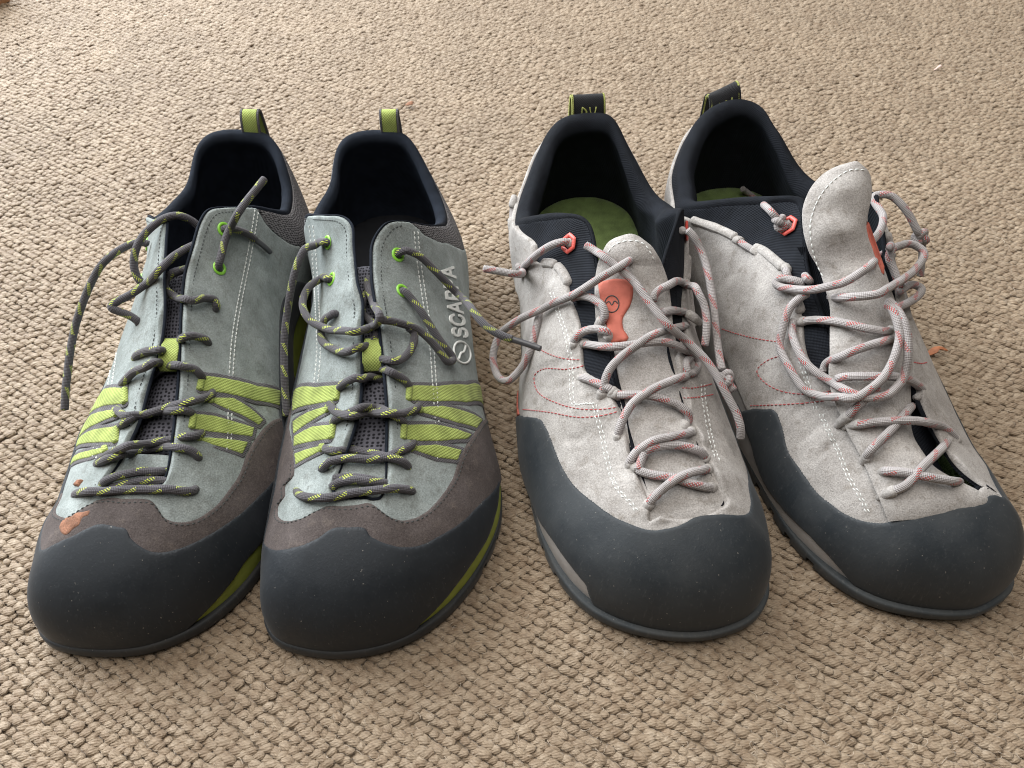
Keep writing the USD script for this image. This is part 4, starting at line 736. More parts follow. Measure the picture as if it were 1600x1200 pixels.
# ------------------------------------------------------------------ the two pale grey shoes
DATA_B = {3: dict(
    rand=[(798, 652), (808, 650), (825, 650), (837, 651), (846, 653), (852, 657), (862, 675), (875, 709), (894, 748), (925, 780), (959, 805), (990, 819), (1021, 827), (1044, 824), (1074, 813), (1101, 804), (1132, 803), (1150, 805), (1162, 803), (1166, 790), (1163, 765), (1157, 722), (1151, 686)],
    mid_up=[(800, 729), (814, 767), (837, 805), (863, 844), (890, 878), (917, 907)], 
    left=[(810, 352), (822, 367), (838, 380), (838, 405), (850, 411), (867, 412), (884, 432), (889, 444), (893, 465), (903, 490), (909, 514), (911, 542), (915, 579), (932, 592), (952, 614), (967, 637), (975, 660), (982, 686), (986, 713), (998, 744), (1007, 765), (1015, 786), (1016, 815)],
    right=[(1168, 800), (1148, 792), (1124, 778), (1105, 752), (1090, 706), (1067, 656), (1063, 591), (1080, 545), (1083, 520), (1079, 477), (1070, 450), (1068, 425), (1080, 400), (1082, 383)],
    rows=[((992, 832), (1166, 808), 48.5), ((978, 778), (1146, 775), 54), ((965, 720), (1118, 730), 58.5), ((952, 660), (1090, 670), 64.5), ((945, 610), (1076, 610), 70), ((938, 560), (1062, 560), 76), ((932, 510), (1052, 510), 83), ((929, 460), (1046, 450), 90), ((934, 412), (1036, 416), 97), ((942, 392), (1028, 399), 101.5), ((948, 381), (1021, 388), 103.5), ((957, 374), (1013, 380), 104.8), ((968, 370), (1005, 374), 105.6)],
    red_st=[[(844, 546), (875, 559), (911, 562)], [(913, 571), (886, 577), (856, 576), (838, 583), (835, 596), (842, 614), (863, 627), (894, 637), (929, 640), (965, 636)], [(817, 640), (856, 644), (894, 651), (929, 651), (968, 642)], [(1064, 606), (1085, 606), (1112, 600)], [(1066, 622), (1088, 621), (1116, 616)]],
    white_st=[[(862, 457), (873, 490), (883, 518), (890, 550), (893, 579), (893, 605), (895, 629), (929, 633), (934, 655), (940, 675), (946, 705), (952, 732), (967, 767), (986, 786), (998, 805)], [(1098, 600), (1102, 640), (1112, 690), (1122, 720)]],
    laces=[[(1013, 790, -1), (1019, 780, 2), (1028, 771, 3), (1051, 752, 5), (1078, 739, 4), (1096, 735, 2), (1106, 733, -2)], [(994, 731, 0), (1003, 737, 2), (1021, 742, 2), (1051, 746, 1.5), (1078, 755, 2), (1102, 761, 1), (1112, 762, -2)], [(1006, 708, 3), (1001, 722, 3), (997, 735, 2)],
           [(983, 728, -1), (987, 716, 2), (998, 703, 4), (1021, 689, 5), (1047, 683, 4), (1070, 678, 2), (1080, 674, -2)], [(998, 710, 1), (1012, 702, 3), (1028, 698, 3), (1059, 696, 3), (1086, 702, 3), (1098, 709, 1), (1103, 718, -2)],
           [(965, 684, -1), (968, 670, 2), (975, 652, 4), (990, 629, 5), (1013, 612, 6), (1044, 597, 5), (1064, 590, 2), (1074, 586, -2)], [(960, 616, 0), (975, 617, 2), (998, 617, 3), (1028, 621, 4), (1055, 631, 3), (1073, 643, 2), (1076, 655, 0), (1068, 665, -2)],
           [(908, 592, -2), (916, 592, 2), (932, 598, 3), (948, 605, 3), (960, 614, 0)], [(940, 618, 0), (943, 605, 3), (950, 582, 5), (969, 559, 6), (1001, 535, 7), (1035, 518, 5), (1062, 511, 2), (1075, 507, -2)],
           [(912, 537, -1), (930, 540, 3), (952, 542, 4), (985, 539, 5), (1026, 534, 6), (1060, 541, 5), (1082, 554, 4), (1090, 569, 3), (1085, 581, 3), (1076, 583, 3), (1072, 574, 3), (1078, 560, 1)],
           [(897, 540, 0), (900, 528, 3), (912, 518, 4), (930, 514, 4), (945, 517, 3), (951, 527, -1)], [(895, 466, 1), (905, 463, 3), (922, 465, 4), (938, 475, 4), (945, 490, 3), (937, 505, -1)],
           [(1066, 360, 2), (1048, 365, 5), (1018, 383, 8), (969, 416, 9), (932, 438, 8), (895, 461, 6), (854, 479, 5), (815, 497, 5), (788, 515, 'z52'), (773, 542, 'z44'), (772, 572, 'z38'), (783, 593, 'z37'), (800, 591, 'z41'), (817, 571, 'z47'), (829, 545, 5), (838, 512, 4), (843, 489, 3)],
           [(915, 383, 'z100'), (930, 392, 'z100'), (946, 403, 6), (969, 421, 5), (993, 443, 7), (1018, 477, 9), (1042, 506, 10), (1075, 535, 11), (1103, 563, 10), (1124, 595, 10), (1136, 618, 9), (1148, 640, 8), (1156, 663, 'z58'), (1157, 684, 'z52')],
           [(1074, 360, 2), (1084, 370, 5), (1096, 393, 'z93'), (1109, 440, 'z86'), (1116, 489, 'z78'), (1121, 538, 'z71'), (1128, 578, 'z66')],
           [(1020, 470, 3), (1028, 455, 5), (1044, 446, 6), (1071, 444, 6), (1090, 455, 'z87'), (1101, 480, 'z83'), (1104, 510, 'z78'), (1101, 540, 'z72')], [(1036, 488, 2), (1050, 485, 4), (1066, 487, 3), (1080, 494, 0)],
           [(892, 381, -1), (880, 378, 4), (862, 383, 6), (842, 395, 7), (825, 410, 7), (817, 420, 6)], [(802, 318, 0), (801, 330, 1), (800, 348, 0)]],
    knots=[(816, 422, 6), (1133, 591, 'z65')], tips=[[(816, 423, 6), (797, 427, 'z86'), (775, 423, 'z86'), (756, 420, 'z86')], [(1134, 594, 'z64'), (1140, 601, 'z63'), (1147, 610, 'z62')]],
    hexes=[((891, 381), 4.4), ((1073, 362), 4.2)], rolls=[[(836, 383), (838, 395), (838, 408)], [(851, 412), (862, 412), (870, 415)], [(872, 416), (882, 428), (890, 446)], [(1082, 398), (1079, 418), (1069, 436)], [(1068, 440), (1074, 466), (1079, 490), (1081, 512)]],
    tab=(0.0, 20.5, .0)),
  4: dict(
    rand=[(1161, 643), (1180, 637), (1207, 637), (1215, 641), (1220, 647), (1228, 670), (1237, 705), (1260, 739), (1283, 770), (1314, 795), (1345, 810), (1383, 815), (1414, 806), (1456, 791), (1486, 789), (1515, 789), (1530, 785), (1540, 774), (1541, 747), (1536, 705), (1521, 665), (1496, 625)],
    mid_up=[(1170, 705), (1182, 740), (1199, 770), (1245, 820), (1291, 862), (1322, 893)],
    left=[(1070, 338), (1078, 341), (1107, 350), (1150, 369), (1160, 381), (1193, 391), (1228, 419), (1224, 449), (1245, 467), (1256, 506), (1258, 536), (1264, 560), (1285, 590), (1310, 615), (1330, 645), (1340, 665), (1349, 690), (1356, 714), (1376, 720), (1387, 737), (1398, 757), (1394, 785), (1388, 808)],
    right=[(1540, 777), (1522, 770), (1502, 755), (1490, 728), (1478, 690), (1455, 655), (1430, 620), (1428, 590), (1420, 550), (1412, 500), (1402, 445), (1396, 390), (1390, 356)],
    rows=[((1388, 815), (1543, 797), (46.5, 49.5)), ((1374, 780), (1541, 776), (52.2, 54.5)), ((1345, 715), (1452, 722), (57.5, 58)), ((1318, 660), (1424, 662), 64), ((1296, 600), (1424, 600), 72.5), ((1296, 550), (1428, 550), 81), ((1297, 490), (1405, 490), 90), ((1283, 430), (1386, 430), 99), ((1261, 385), (1364, 385), 108), ((1253, 337), (1355, 342), 117), ((1262, 302), (1362, 304), 124), ((1282, 275), (1361, 277), 128.5), ((1302, 262), (1354, 264), 130.5), ((1320, 257), (1345, 258), 131.5)],
    red_st=[[(1128, 514), (1172, 527), (1215, 534)], [(1221, 557), (1202, 562), (1185, 575), (1189, 592), (1215, 609), (1258, 616), (1300, 610)], [(1172, 634), (1226, 632), (1276, 628), (1310, 622)], [(1428, 566), (1440, 568), (1448, 566)]],
    white_st=[[(1283, 647), (1295, 674), (1310, 705), (1325, 743), (1345, 778), (1356, 801)], [(1275, 640), (1262, 600), (1250, 560)]],
    laces=[[(1380, 737, -2), (1390, 736, 2), (1414, 738, 3), (1448, 745, 4), (1483, 751, 3), (1500, 752, 1), (1508, 755, -2)], [(1394, 768, 0), (1404, 764, 1.5), (1417, 757, 2), (1437, 735, 4), (1460, 712, 4), (1474, 698, 1), (1480, 688, -2)], [(1338, 663, -1), (1352, 662, 2), (1375, 659, 3), (1414, 657, 5), (1452, 661, 4), (1475, 668, 2.5), (1488, 679, 1), (1494, 690, -2)],
           [(1353, 716, -2), (1359, 706, 2), (1368, 696, 3.5), (1394, 670, 3), (1414, 647, 3), (1427, 631, 1), (1434, 620, -2)], [(1322, 652, -1), (1332, 643, 2), (1345, 630, 4), (1372, 606, 5)],
           [(1263, 458, 5), (1248, 467, 6), (1234, 482, 7), (1223, 514, 7), (1219, 544, 7), (1233, 574, 7), (1253, 605, 7), (1283, 619, 8), (1322, 622, 9), (1354, 612, 9), (1383, 586, 10), (1401, 548, 11), (1405, 515, 11), (1398, 491, 10), (1386, 477, 7)],
           [(1240, 500, 2), (1238, 520, 4), (1246, 545, 6), (1262, 570, 7), (1295, 594, 8), (1329, 613, 7), (1366, 621, 7), (1394, 612, 8), (1413, 586, 9), (1419, 548, 10), (1415, 512, 10), (1403, 486, 9), (1388, 470, 6)],
           [(1252, 503, 0), (1270, 500, 3), (1297, 501, 4), (1340, 510, 5), (1375, 517, 4), (1395, 517, 0)], [(1287, 582, 2), (1292, 567, 4), (1323, 553, 5), (1358, 540, 6), (1380, 533, 4), (1397, 527, 0)], [(1308, 592, 2), (1320, 589, 4), (1349, 588, 5), (1388, 588, 6), (1416, 592, 5), (1434, 602, 3), (1443, 614, -2)],
           [(1256, 443, 1), (1240, 438, 4), (1222, 435, 5), (1212, 441, 5), (1226, 450, 6), (1263, 453, 9), (1306, 445, 10), (1349, 423, 11), (1378, 398, 12), (1392, 384, 'z110')],
           [(1262, 417, 3), (1262, 436, 5), (1285, 457, 9), (1332, 464, 10), (1379, 456, 11), (1416, 433, 'z96'), (1440, 408, 'z93'), (1438, 388, 'z95'), (1412, 382, 'z98'), (1390, 396, 'z100'), (1397, 423, 'z95'), (1408, 450, 'z90')],
           [(1358, 380, 'z108'), (1380, 340, 'z104'), (1366, 308, 'z105'), (1378, 304, 'z106'), (1397, 309, 'z105'), (1418, 332, 'z100'), (1432, 358, 'z93'), (1437, 366, 'z90')],
           [(1398, 482, 'z87'), (1427, 468, 'z85'), (1440, 453, 'z85'), (1432, 446, 'z86'), (1405, 456, 'z89')], [(1228, 348, 2), (1232, 352, 0), (1236, 356, -2)], [(1154, 376, 0), (1168, 386, 1.5), (1182, 394, 0)], [(1228, 420, 0), (1230, 430, 2), (1232, 441, 0)]],
    knots=[(1219, 348, 5), (1439, 371, 'z88')], tips=[[(1217, 345, 5), (1200, 326, 10), (1182, 312, 14), (1160, 295, 18)], [(1440, 374, 'z87'), (1441, 390, 'z80'), (1440, 410, 'z73'), (1438, 431, 'z66')]],
    hexes=[((1233, 354), 4.6)], rolls=[[(1082, 343), (1105, 351), (1128, 360), (1152, 372)], [(1180, 388), (1195, 394), (1212, 408), (1227, 421)], [(1227, 447), (1243, 466), (1252, 490)], [(1392, 362), (1397, 385), (1399, 405)], [(1402, 440), (1409, 470), (1414, 500)]],
    tab=(-6.0, 20, .35)),
}
LABEL_B = {3: 'pale grey suede approach shoe with red tongue patch facing up and green insole in view', 4: 'pale grey suede approach shoe with its tall tongue flopped up and laces looped over it'}
for k in (3, 4):
    D, L = DATA_B[k], LAST[k]
    sh = thing('approach_shoe', LABEL_B[k], 'shoe', None, tuple(L.o)); P = sh.GetPath(); O = L.o; aL = L.L
    add = lambda name, m, ma, parent=P, **kw: put(parent, name, m[:2], mat[ma], uv=m[2] if len(m) > 2 else None, origin=O, **kw)
    put(P, 'outsole', outsole(L, 4.0, 5.0, .9), mat['sole_b'], smooth=50, origin=O)
    add('midsole', panel(L, [(-4, -3), (aL - 6, -3), (aL - 6, 22), (-4, 22)], t=.8, base=0, step=4), 'midsole_b')
    # black inner gusset and collar outside, under the suede
    add('gusset', panel(L, [(-2, VS * .3), (aL - 4, VS * .3), (aL - 4, VS * .998), (-2, VS * .998)], t=.5, base=-.4, r=1.5, step=2.6, bottom=-1.2), 'black')
    le = edge_path(L, D['left'])
    an = lambda c, s_, v=1.0: a_near(L, c, s_, v)
    if k == 3: ri = spline2([(an(20, 35), 73), (an(14, 62), 74), (an(11, 84), 74), (an(9, 100), 73.5), (an(9, 110), 68), (an(9, 122), 59), (an(11, 141), 53), (an(18, 158), 50), (an(26, 172), 52)], 6)
    else: ri = spline2([(an(17, 32), 74.9), (an(12, 38), 74.6), (an(7, 68), 74.3), (an(7, 89), 74.3), (an(10, 110), 74), (an(14, 128), 72), (an(18, 146), 68), (an(22, 160), 64)], 6)
    le = le[np.r_[True, np.linalg.norm(np.diff(le, axis=0), axis=1) > .15]]
    rd = edge_path(L, D['rand'])
    rs_ = rd[rd[:, 0].argsort()]; front = [(x, VS * .9985) for x in np.linspace(le[-1, 0] + 1, ri[0, 0] - 1, 20)]
    body = [(4, 18), (4, VS * .93), (le[0, 0] * .35, VS * .92), (le[0, 0] * .7, VS * .9)] + [tuple(q) for q in le] + front + [tuple(q) for q in ri] + [(ri[-1, 0] + 26, VS * .86), (ri[-1, 0] + 60, VS * .9), (aL - 30, VS * .92), (aL - 5, VS * .93), (aL - 5, 18)]
    up_ = panel(L, body, t=1.2, base=.7, r=1.5, step=1.9, bottom=-1.4, fn=folds(L, k + 20, rd[rd[:, 0].argsort()], 1.15, 1.9, 1.9)); add('upper', up_, 'suede_b')
    for line in D['rolls']:
        h = L.hit(line); c = curve(L.p(h[:, 0], h[:, 1]) + L.normal(h[:, 0], h[:, 1]) * .0006, .001)
        ph = np.linspace(0, 1, len(c)); rr = .0026 * (1 + .16 * (meshkit.fbm(c * 1e3 / 4, 2, k) - .5)) * np.clip(np.minimum(ph, 1 - ph) * 14 + .6, 0, 1)
        add('lace_loop', tube(c, rr, 12), 'suede_b')
    n_ = len(D['mid_up']); mu = edge_path(L, np.array(D['mid_up']) + np.linspace([8, -11], [2, 3], n_)); mu = mu[mu[:, 0].argsort()]
    rand = [(18, 24), (rd[0, 0] - 40, rd[0, 1] - 6), (rd[0, 0] - 8, rd[0, 1])] + [tuple(q) for q in rd] + [(rd[-1, 0] + 18, rd[-1, 1]), (aL - 50, 25), (aL - 20, 22), (aL - 20, 10), (rd[-1, 0] + 30, 5), (rd[-1, 0], 0)] + [(x, 1.2) for x in np.linspace(rd[-1, 0] - 14, mu[-1, 0] + 5, 30)] + [tuple(q) for q in mu[::-1]] + [(mu[0, 0] - 30, mu[0, 1] + 4), (18, 16)]
    add('toe_rand', panel(L, rand, t=1.6, base=.9, r=1.6, bottom=-1.8, fn=wrinkle(k + 4, .2)), 'rubber_b')
    sti = []
    for line in D['red_st']:
        sti += stitched(up_[0], up_[1], line, length=1.7, gap=.7, r=.27, lift=.25)
    add('red_stitching', cat(sti), 'rthread', kind='stuff')
    sti = []
    for line in D['white_st']:
        for dx in (-2.6, 2.6): sti += stitched(up_[0], up_[1], np.array(line) + [dx, 0], length=1.6, gap=1.0, r=.27, lift=.2, zig=.15)
    # padded collar and inside
    add('collar_lining', lining(L, 6.2, lift=.75, s_front=172, thin=1.0), 'black')
    add('insole', insole(L, 21, 9), 'insole_b')
    rows = [(at_z([l], (z - dz) / 1e3)[0], at_z([r_], (zr - dz) / 1e3)[0]) for (l, r_, z, zr), dz in zip([(a, b, *np.broadcast_to(z, 2)) for a, b, z in D['rows']], [0, .8] + [1.9 if k == 3 else 1.0] * 5 + [1.2, .6] + [0] * 9)]
    def crumple(u, t, Pm): return 3.2 * (meshkit.fbm(Pm * 1e3 / np.array([26, 12, 12]) + k, 3, k) - .5) * (.5 + .5 * t) + (2.0 * np.sin(t * 42) * np.exp(-((t - .82) / .08)**2) * (1 - u * u) if k == 4 else 0)
    tg, tsurf, (tt, ttop, tN) = sheet(rows, arch=4.5, thick=2.4, fn=crumple)
    tpath = add('tongue', tg, 'suede_b')
    gr = [(at_z([(l[0] - 4, l[1])], (z - 9) / 1e3)[0] - L.ex * .004, at_z([(r_[0] + 4, r_[1])], (z - 9) / 1e3)[0] + L.ex * (ex_ if k == 4 else .002)) for (l, r_, z), ex_ in zip([(a, b, np.mean(z_)) for a, b, z_ in D['rows'][1:9]], (-.006, .003, .011, .002, -.007, -.007, -.004, -.002))]
    add('tongue_gusset', sheet(gr, arch=3.0, thick=1.0)[0], 'black')
    H = Hits(L, tsurf)
    TV, TF = tsurf
    def on_tongue(px, off):
        T, I, B = cast(px, TV, TF); ok = ~np.isnan(T)
        d = rays(px); return (CAM + d * T[:, None])[ok] - d[ok] * off / 1e3, -d[ok]
    edge = [(950, 394), (965, 380), (985, 376), (1004, 380), (1016, 394), (1024, 412)] if k == 3 else [(1350, 266), (1323, 268), (1297, 287), (1276, 317), (1266, 362), (1276, 412), (1290, 436)]
    Pn, Nn = on_tongue(spline2(edge, 8), .2); Pn = curve(Pn, .0006); Nn = np.tile(Nn.mean(0), (len(Pn), 1))
    sti += dashes(Pn, Nn, 1.9, 1.1, .3)
    add('white_stitching', cat(sti), 'thread', kind='stuff')
    # red patch on the tongue
    pp = [(935, 444), (945, 439), (958, 436), (970, 436), (981, 438), (989, 450), (985, 477), (973, 498), (974, 514), (981, 531), (966, 535), (952, 534), (948, 510), (942, 488)] if k == 3 else [(1354, 346), (1358, 343), (1366, 372), (1383, 426), (1378, 428), (1363, 388)]
    pg = Polygon(spline2(pp, 3, closed=True)); gx, gy = np.meshgrid(np.arange(920, 1400, 3.0), np.arange(330, 545, 3.0)); g = np.stack([gx.ravel(), gy.ravel()], 1)
    b = np.array(pg.exterior.coords)[:-1]; g = g[shapely.contains_xy(pg.buffer(-1), g[:, 0], g[:, 1])]; q = np.vstack([b, g]); T, I, B = cast(q, TV, TF); ok = ~np.isnan(T); q = q[ok]; nb = int(ok[:len(b)].sum())
    d = rays(q); nI = np.cross(TV[TF[I[ok], 1]] - TV[TF[I[ok], 0]], TV[TF[I[ok], 2]] - TV[TF[I[ok], 0]]); nI /= np.linalg.norm(nI, axis=1, keepdims=True); nI *= np.sign((nI * -d).sum(1))[:, None]
    base = CAM + d * T[ok][:, None]; tri = Delaunay(q).simplices; tri = tri[shapely.contains_xy(pg, *q[tri].mean(1).T)]
    n = len(q); lift = np.full(n, .0009); lift[:nb] = .0002
    tm = trimesh.Trimesh(np.vstack([base + nI * lift[:, None], base - nI * .0006]), np.vstack([tri, tri[:, ::-1] + n, [[i, i + n, (i + 1) % nb] for i in range(nb)], [[(i + 1) % nb, i + n, (i + 1) % nb + n] for i in range(nb)]]), process=False); trimesh.repair.fix_normals(tm)
    rp = put(tpath, 'red_patch', tm, mat['red'], smooth=True, origin=O)
    if k == 3:
        em = []
        for line in ([(956 + 11 * math.cos(t), 475 + 13 * math.sin(t)) for t in np.linspace(0, 2 * np.pi, 24)], [(947, 474), (952, 471), (956, 477), (960, 470), (965, 474)]):
            Pn, Nn = on_tongue(line, 1.0); em.append(tube(curve(Pn), .0003, 5))
        add('stamped_emblem', cat(em), 'dthread')
        h = L.hit([(797, 618), (803, 610), (808, 628), (815, 648), (806, 655), (799, 655)]); add('red_side_piece', panel(L, np.stack([h[:, 0], h[:, 1] * VS], 1), t=.5, base=1.3, r=.8, step=1.2), 'red')
    for e, R_ in D['hexes']:
        h = L.hit([e])[0]; n = L.normal(h[0], h[1]); add('hexagonal_eyelet', ring(L.p(h[0], h[1]) + n * .0012, n, R_, 1.2, hexa=True), 'hexm')
    lp = lace(P, O, H, D['laces'], 1.98, mat['lace_b'])
    for sl in sleeves(H, D['laces'], 2.4): put(P, 'lace_loop', sl[:2], mat['suede_b'], uv=sl[2], origin=O)
    for i, kn in enumerate(D['knots']): put(lp, 'knot', (q := knot(H.path([kn])[0], seed=k * 3 + i))[:2], mat['lace_b'], uv=q[2], origin=O)
    for t in D['tips']: put(lp, 'lace_end', (q := tube(curve(H.path(t)), .0019, 12))[:2], mat['lace_b'], uv=q[2], origin=O)
    # pull tab: black ribbon, yellow-green edges and motif
    c0, w, tilt = D['tab']; ez = 3.0; sk = np.array([math.cos(tilt), math.sin(tilt) * .2, math.sin(tilt)]); wd = sk[0] * L.ex + sk[1] * L.ey + sk[2] * L.ez
    s0 = 302 if k == 3 else 311; zt = -4.0 if k == 3 else -6.5
    pt = [L.world([c0, s0 + a, z + zt]) for a, z in ((-6, 88), (-4.5, 97), (-1, 103.5), (3, 105), (7, 101), (8, 92), (9, 78))]
    tb = put(P, 'pull_tab', (q := flat_strip(pt, wd, w, 1.4))[:2], mat['tab'], uv=q[2], origin=O)
    for sg in (-1, 1): put(tb, 'ribbon_edge', (q := flat_strip([p + wd * sg * (w / 2 - .6) / 1e3 for p in pt], wd, 1.6, 1.9))[:2], mat['yellow'], uv=q[2], origin=O)
    mo = []; f = lambda x, y: L.world([c0, s0 - 5.6 + y * 4.4, 92 + zt + y * 11.5]) + wd * x / 1e3 - L.ey * .0011
    for line in ([(-4, .75), (-4, .25), (-1.5, .5), (-4, .75)], [(.5, .75), (2.5, .3), (4.5, .75)], [(-.5, .2), (1, .2)], [(3.0, .2), (5, .35)]):
        mo.append(tube(curve([f(*p) for p in line], .0006) if len(line) > 2 else np.linspace(f(*line[0]), f(*line[1]), 6), .0007, 5))
    put(tb, 'woven_motif', (q := cat(mo))[:2], mat['yellow'], uv=q[2], origin=O)
# ------------------------------------------------------------------ carpet: a backing sheet, and the loop pile standing on it in slanting rows
carpet_m = M('carpet_wool', {
    'g': ('geometry', {}), 'n1': ('noise_texture', {'scale': 200, 'detail': 1.5, 'roughness': .6}), 'r1': ('rgb_ramp', {'ramp': [(.26, (.165, .112, .066)), (.42, (.24, .179, .12)), (.58, (.295, .231, .162)), (.75, (.38, .313, .238))]}),
    'n2': ('noise_texture', {'scale': 14, 'detail': 4, 'roughness': .6}), 'r2': ('rgb_ramp', {'ramp': [(.3, (.86, .84, .82)), (.7, (1.08, 1.07, 1.06))]}), 'uv': ('uvmap', {'attribute': 'st'}), 'ma': ('mapping', {'scale': (.28, 1.5, 1), 'rotation': (0, 0, .5)}), 'ga': ('vector_math', {'math_type': 'multiply', 'vector2': (90, 90, 90)}), 'ad': ('vector_math', {'math_type': 'add'}), 'n3': ('noise_texture', {'scale': 1.0, 'detail': 3, 'roughness': .65}), 'r3': ('rgb_ramp', {'ramp': [(.3, (.6, .57, .54)), (.7, (1.25, 1.25, 1.25))]}),
    'm1': ('mix', {'mix_type': 'multiply', 'fac': 1.0}), 'm2': ('mix', {'mix_type': 'multiply', 'fac': 1.0}), 'b': ('bump', {'strength': .6, 'distance': .0006}),
    'p': ('principled_bsdf', {'roughness': .6, 'specular_ior_level': .45, 'sheen_weight': .25, 'sheen_roughness': .4})},
    [('g.position', 'n1.vector'), ('g.position', 'n2.vector'), ('uv.UV', 'ma.vector'), ('g.position', 'ga.vector1'), ('ma.vector', 'ad.vector1'), ('ga.vector', 'ad.vector2'), ('ad.vector', 'n3.vector'), ('n1.color', 'r1.fac'), ('n2.fac', 'r2.fac'), ('n3.fac', 'r3.fac'), ('r1.color', 'm1.color1'), ('r2.color', 'm1.color2'), ('m1.color', 'm2.color1'), ('r3.color', 'm2.color2'), ('m2.color', 'p.base_color'), ('n3.fac', 'b.height'), ('b.normal', 'p.normal')])
backing = plain('carpet_backing', (.26, .2, .14), .95, .1)
b = put('/World', 'carpet_floor', (np.array([[-2.2, -.6, -.0022], [2.2, -.6, -.0022], [2.2, 2.6, -.0022], [-2.2, 2.6, -.0022]]), np.array([[0, 1, 2], [0, 2, 3]])), backing, smooth=False)
describe(stage.GetPrimAtPath(b), 'woven beige carpet covering the floor under all the shoes', 'carpet', kind='structure')
pi = UsdGeom.PointInstancer.Define(stage, '/World/carpet_pile')
describe(pi.GetPrim(), 'beige loop pile in slanting rows covering the carpet', 'carpet pile', kind='stuff')
protos = []
NV = 10
for i in range(NV):
    s = trimesh.creation.icosphere(subdivisions=3); v = s.vertices.copy(); r = np.random.default_rng(100 + i)
    ph = np.arctan2(v[:, 2], v[:, 1])
    groove = np.abs(np.sin(ph * 4.5 + v[:, 0] * 4.2 + i)) ** .6
    v *= (1 + .2 * (groove - .6) + (.25) * (meshkit.fbm(v * 1.7 + i * 7.1, 3, i) - .5) + .14 * (meshkit.noise(v * 7 + i, i) - .5))[:, None]
    uvp = np.stack([v[:, 0] * 4, ph * 2.9], 1)
    v = v * [3.05, 2.0, 1.45]; v[:, 2] += v[:, 0] * .13
    v[:, 2] = np.maximum(v[:, 2], -1.6)
    mp = usdkit.mesh(stage, f'/World/carpet_pile/loop_{i:03d}' if i else '/World/carpet_pile/loop', (v / 1e3, s.faces), carpet_m, smooth=True, uv=uvp)
    protos.append(mp.GetPath())
ang = math.radians(-33); er = np.array([math.cos(ang), math.sin(ang)]); ep = np.array([-er[1], er[0]])
pa, pb = .0036, .0042
I, J = np.meshgrid(np.arange(-500, 501), np.arange(-460, 461), indexing='ij'); I, J = I.ravel(), J.ravel()
jit = rng.normal(size=(len(I), 6))
rowshift = np.random.default_rng(5).uniform(0, 1, 921)[J + 460] * .5 + (J % 2) * .5
wob = (meshkit.noise(np.stack([I / 9., J * 0 + .5, J * .7], 1), 3) - .5) * .0013
xy = (I + rowshift)[:, None] * pa * er + (J * pb + wob)[:, None] * ep + [0, .55] + jit[:, :1] * .00045 * er + jit[:, 1:2] * .00026 * ep
y0, y1 = .085, 1.12
keep = (xy[:, 1] > y0) & (xy[:, 1] < y1) & (np.abs(xy[:, 0]) < .19 + xy[:, 1] * .56)
xy, jit = xy[keep], jit[keep]; n = len(xy)
z = -.0013 + jit[:, 2] * .00025
pos = np.column_stack([xy, z])
yaw = ang + jit[:, 3] * .2 + .28; pit = jit[:, 4] * .12
q = []
cy, sy_, cp, sp_ = np.cos(yaw / 2), np.sin(yaw / 2), np.cos(pit / 2), np.sin(pit / 2)
Q = np.stack([cy * cp, -sy_ * sp_, cy * sp_, sy_ * cp], 1)
pi.CreatePrototypesRel().SetTargets(protos)
pi.CreateProtoIndicesAttr(Vt.IntArray.FromNumpy(np.random.default_rng(11).integers(0, NV, n).astype(np.int32)))
pi.CreatePositionsAttr(Vt.Vec3fArray.FromNumpy(pos.astype(np.float32)))
pi.CreateOrientationsAttr(Vt.QuathArray([Gf.Quath(float(a), float(b_), float(c), float(d)) for a, b_, c, d in Q]))
sc = np.exp(jit[:, 5:6] * .09) * np.ones((1, 3))
pi.CreateScalesAttr(Vt.Vec3fArray.FromNumpy(sc.astype(np.float32)))

# stray fibres standing out of the yarn
hr = np.random.default_rng(21); nh = 15000
hx = np.column_stack([hr.uniform(-.8, .8, nh), .09 + 1.0 * hr.uniform(0, 1, nh)**1.6]); hx = hx[np.abs(hx[:, 0]) < .2 + hx[:, 1] * .55]; nh = len(hx)
ln = hr.uniform(.0012, .0034, nh); an_ = hr.normal(ang + .5, .8, nh); cv = hr.normal(0, .9, nh); t5 = np.linspace(-1, 1, 5)
aa_ = an_[:, None] + cv[:, None] * t5[None]
P5 = np.stack([hx[:, :1] + np.cumsum(np.cos(aa_), 1) * ln[:, None] / 2.5, hx[:, 1:] + np.cumsum(np.sin(aa_), 1) * ln[:, None] / 2.5, (-.0011 + hr.uniform(0, .0011, nh))[:, None] + .0007 * (1 - t5**2)[None] * hr.uniform(.2, 1.6, nh)[:, None]], -1)
bc = UsdGeom.BasisCurves.Define(stage, '/World/carpet_fibres')
bc.CreateTypeAttr('linear'); bc.CreateCurveVertexCountsAttr(Vt.IntArray.FromNumpy(np.full(nh, 5, np.int32))); bc.CreatePointsAttr(Vt.Vec3fArray.FromNumpy(P5.reshape(-1, 3).astype(np.float32)))
bc.CreateWidthsAttr(Vt.FloatArray.FromNumpy(np.full(nh * 5, .00016, np.float32))); bc.SetWidthsInterpolation('vertex')
UsdShade.MaterialBindingAPI.Apply(bc.GetPrim()).Bind(plain('loose_fibre', (.48, .41, .33), .9, .2, .3, 60))
describe(bc.GetPrim(), 'fine loose fibres sticking out of the carpet pile', 'carpet fibres', kind='stuff')

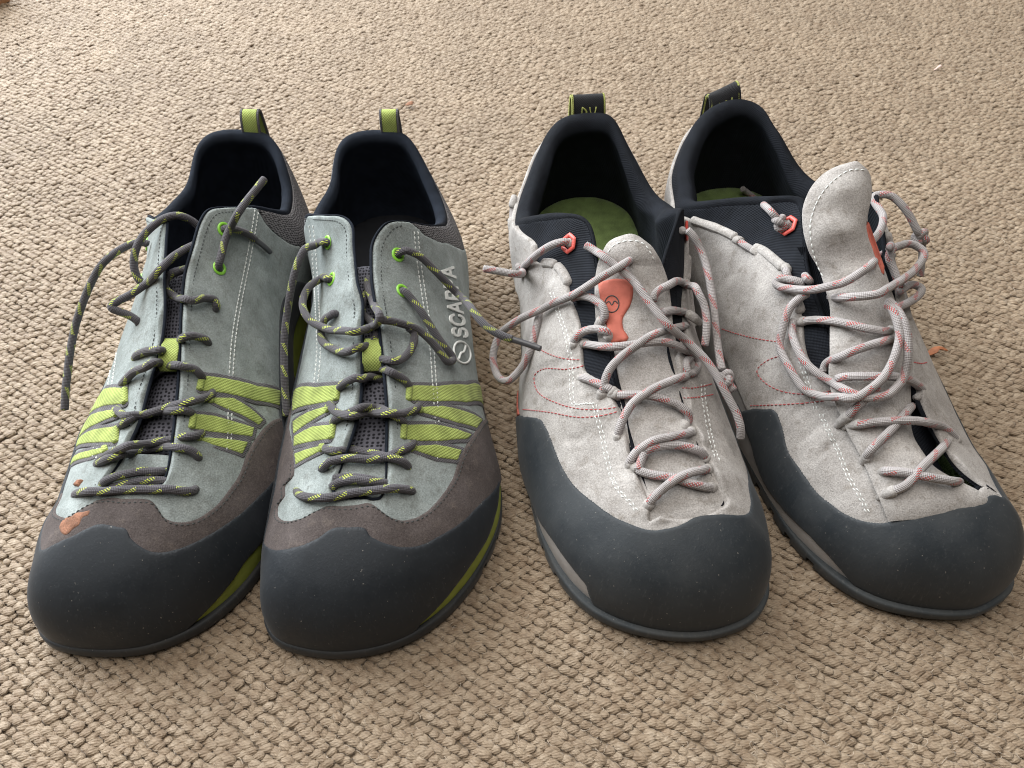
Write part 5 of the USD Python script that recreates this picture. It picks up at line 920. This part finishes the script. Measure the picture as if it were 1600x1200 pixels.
# ------------------------------------------------------------------ litter on the carpet
def flake(px, size, seed, name, label, cat_, m, thick=.0006, z=.0016, aspect=.7):
    c = at_z([px], z)[0]; r = np.random.default_rng(seed); th = np.linspace(0, 2 * np.pi, 26, endpoint=False)
    rad = size * (1 + .35 * np.sin(2 * th + r.uniform(0, 6)) + .2 * np.sin(3 * th + r.uniform(0, 6)) + r.normal(size=26) * .06)
    o = np.stack([np.cos(th) * rad, np.sin(th) * rad * aspect], 1); g = np.vstack([o, o * .6, [[0, 0]]]); n = len(g)
    tri = Delaunay(g).simplices; tri = tri[shapely.contains_xy(Polygon(o), *g[tri].mean(1).T)]
    zz = .0022 * np.sin(g[:, 0] / size * 1.6 + 1) + .0012 * np.cos(g[:, 1] / size * 2.2)
    V = np.vstack([np.column_stack([g, zz + thick]), np.column_stack([g, zz])])
    F = np.vstack([tri, tri[:, ::-1] + n, [[i, i + n, (i + 1) % 26] for i in range(26)], [[(i + 1) % 26, i + n, (i + 1) % 26 + n] for i in range(26)]])
    tm = trimesh.Trimesh(V, F, process=False); trimesh.repair.fix_normals(tm)
    m_ = usdkit.mesh(stage, numbered('/World/' + name), (tm.vertices, tm.faces), m, smooth=40)
    m_.AddTranslateOp().Set(Gf.Vec3d(*map(float, c))); describe(m_.GetPrim(), label, cat_)
flake((1461, 551), .0052, 3, 'leaf_scrap', 'orange scrap of dry leaf on the carpet beside the rightmost shoe', 'leaf', plain('dry_leaf', (.34, .13, .06), .6, .3, .3, 400), aspect=.45)
flake((640, 166), .0045, 5, 'bark_scrap', 'small dark brown scrap on the carpet behind the green pull tabs', 'scrap', plain('bark_brown', (.2, .1, .06), .8, .2, .3, 400), aspect=.4)
flake((1466, 108), .0022, 8, 'paper_scrap', 'tiny pale pink scrap on the carpet towards the top right corner', 'scrap', plain('pale_scrap', (.6, .45, .4), .8, .2, .1, 400))

p0, p1 = at_z([(-6, 11), (16, 2)], 0.0); e = (p1 - p0) / np.linalg.norm(p1 - p0); f_ = np.array([-e[1], e[0], 0])
bx = trimesh.creation.box((.16, .05, .035)); bx = trimesh.Trimesh(*trimesh.remesh.subdivide(bx.vertices, bx.faces)); bx.apply_translation((-.08, .025, .0175))
bx.vertices = p1 + bx.vertices[:, :1] * e + bx.vertices[:, 1:2] * f_ + bx.vertices[:, 2:] * [0, 0, 1]
wp = put('/World', 'wooden_block', bx, plain('orange_wood', (.42, .22, .11), .5, .4, .25, 60), smooth=30)
describe(stage.GetPrimAtPath(wp), 'corner of an orange-brown wooden block entering the picture at the top left', 'block')
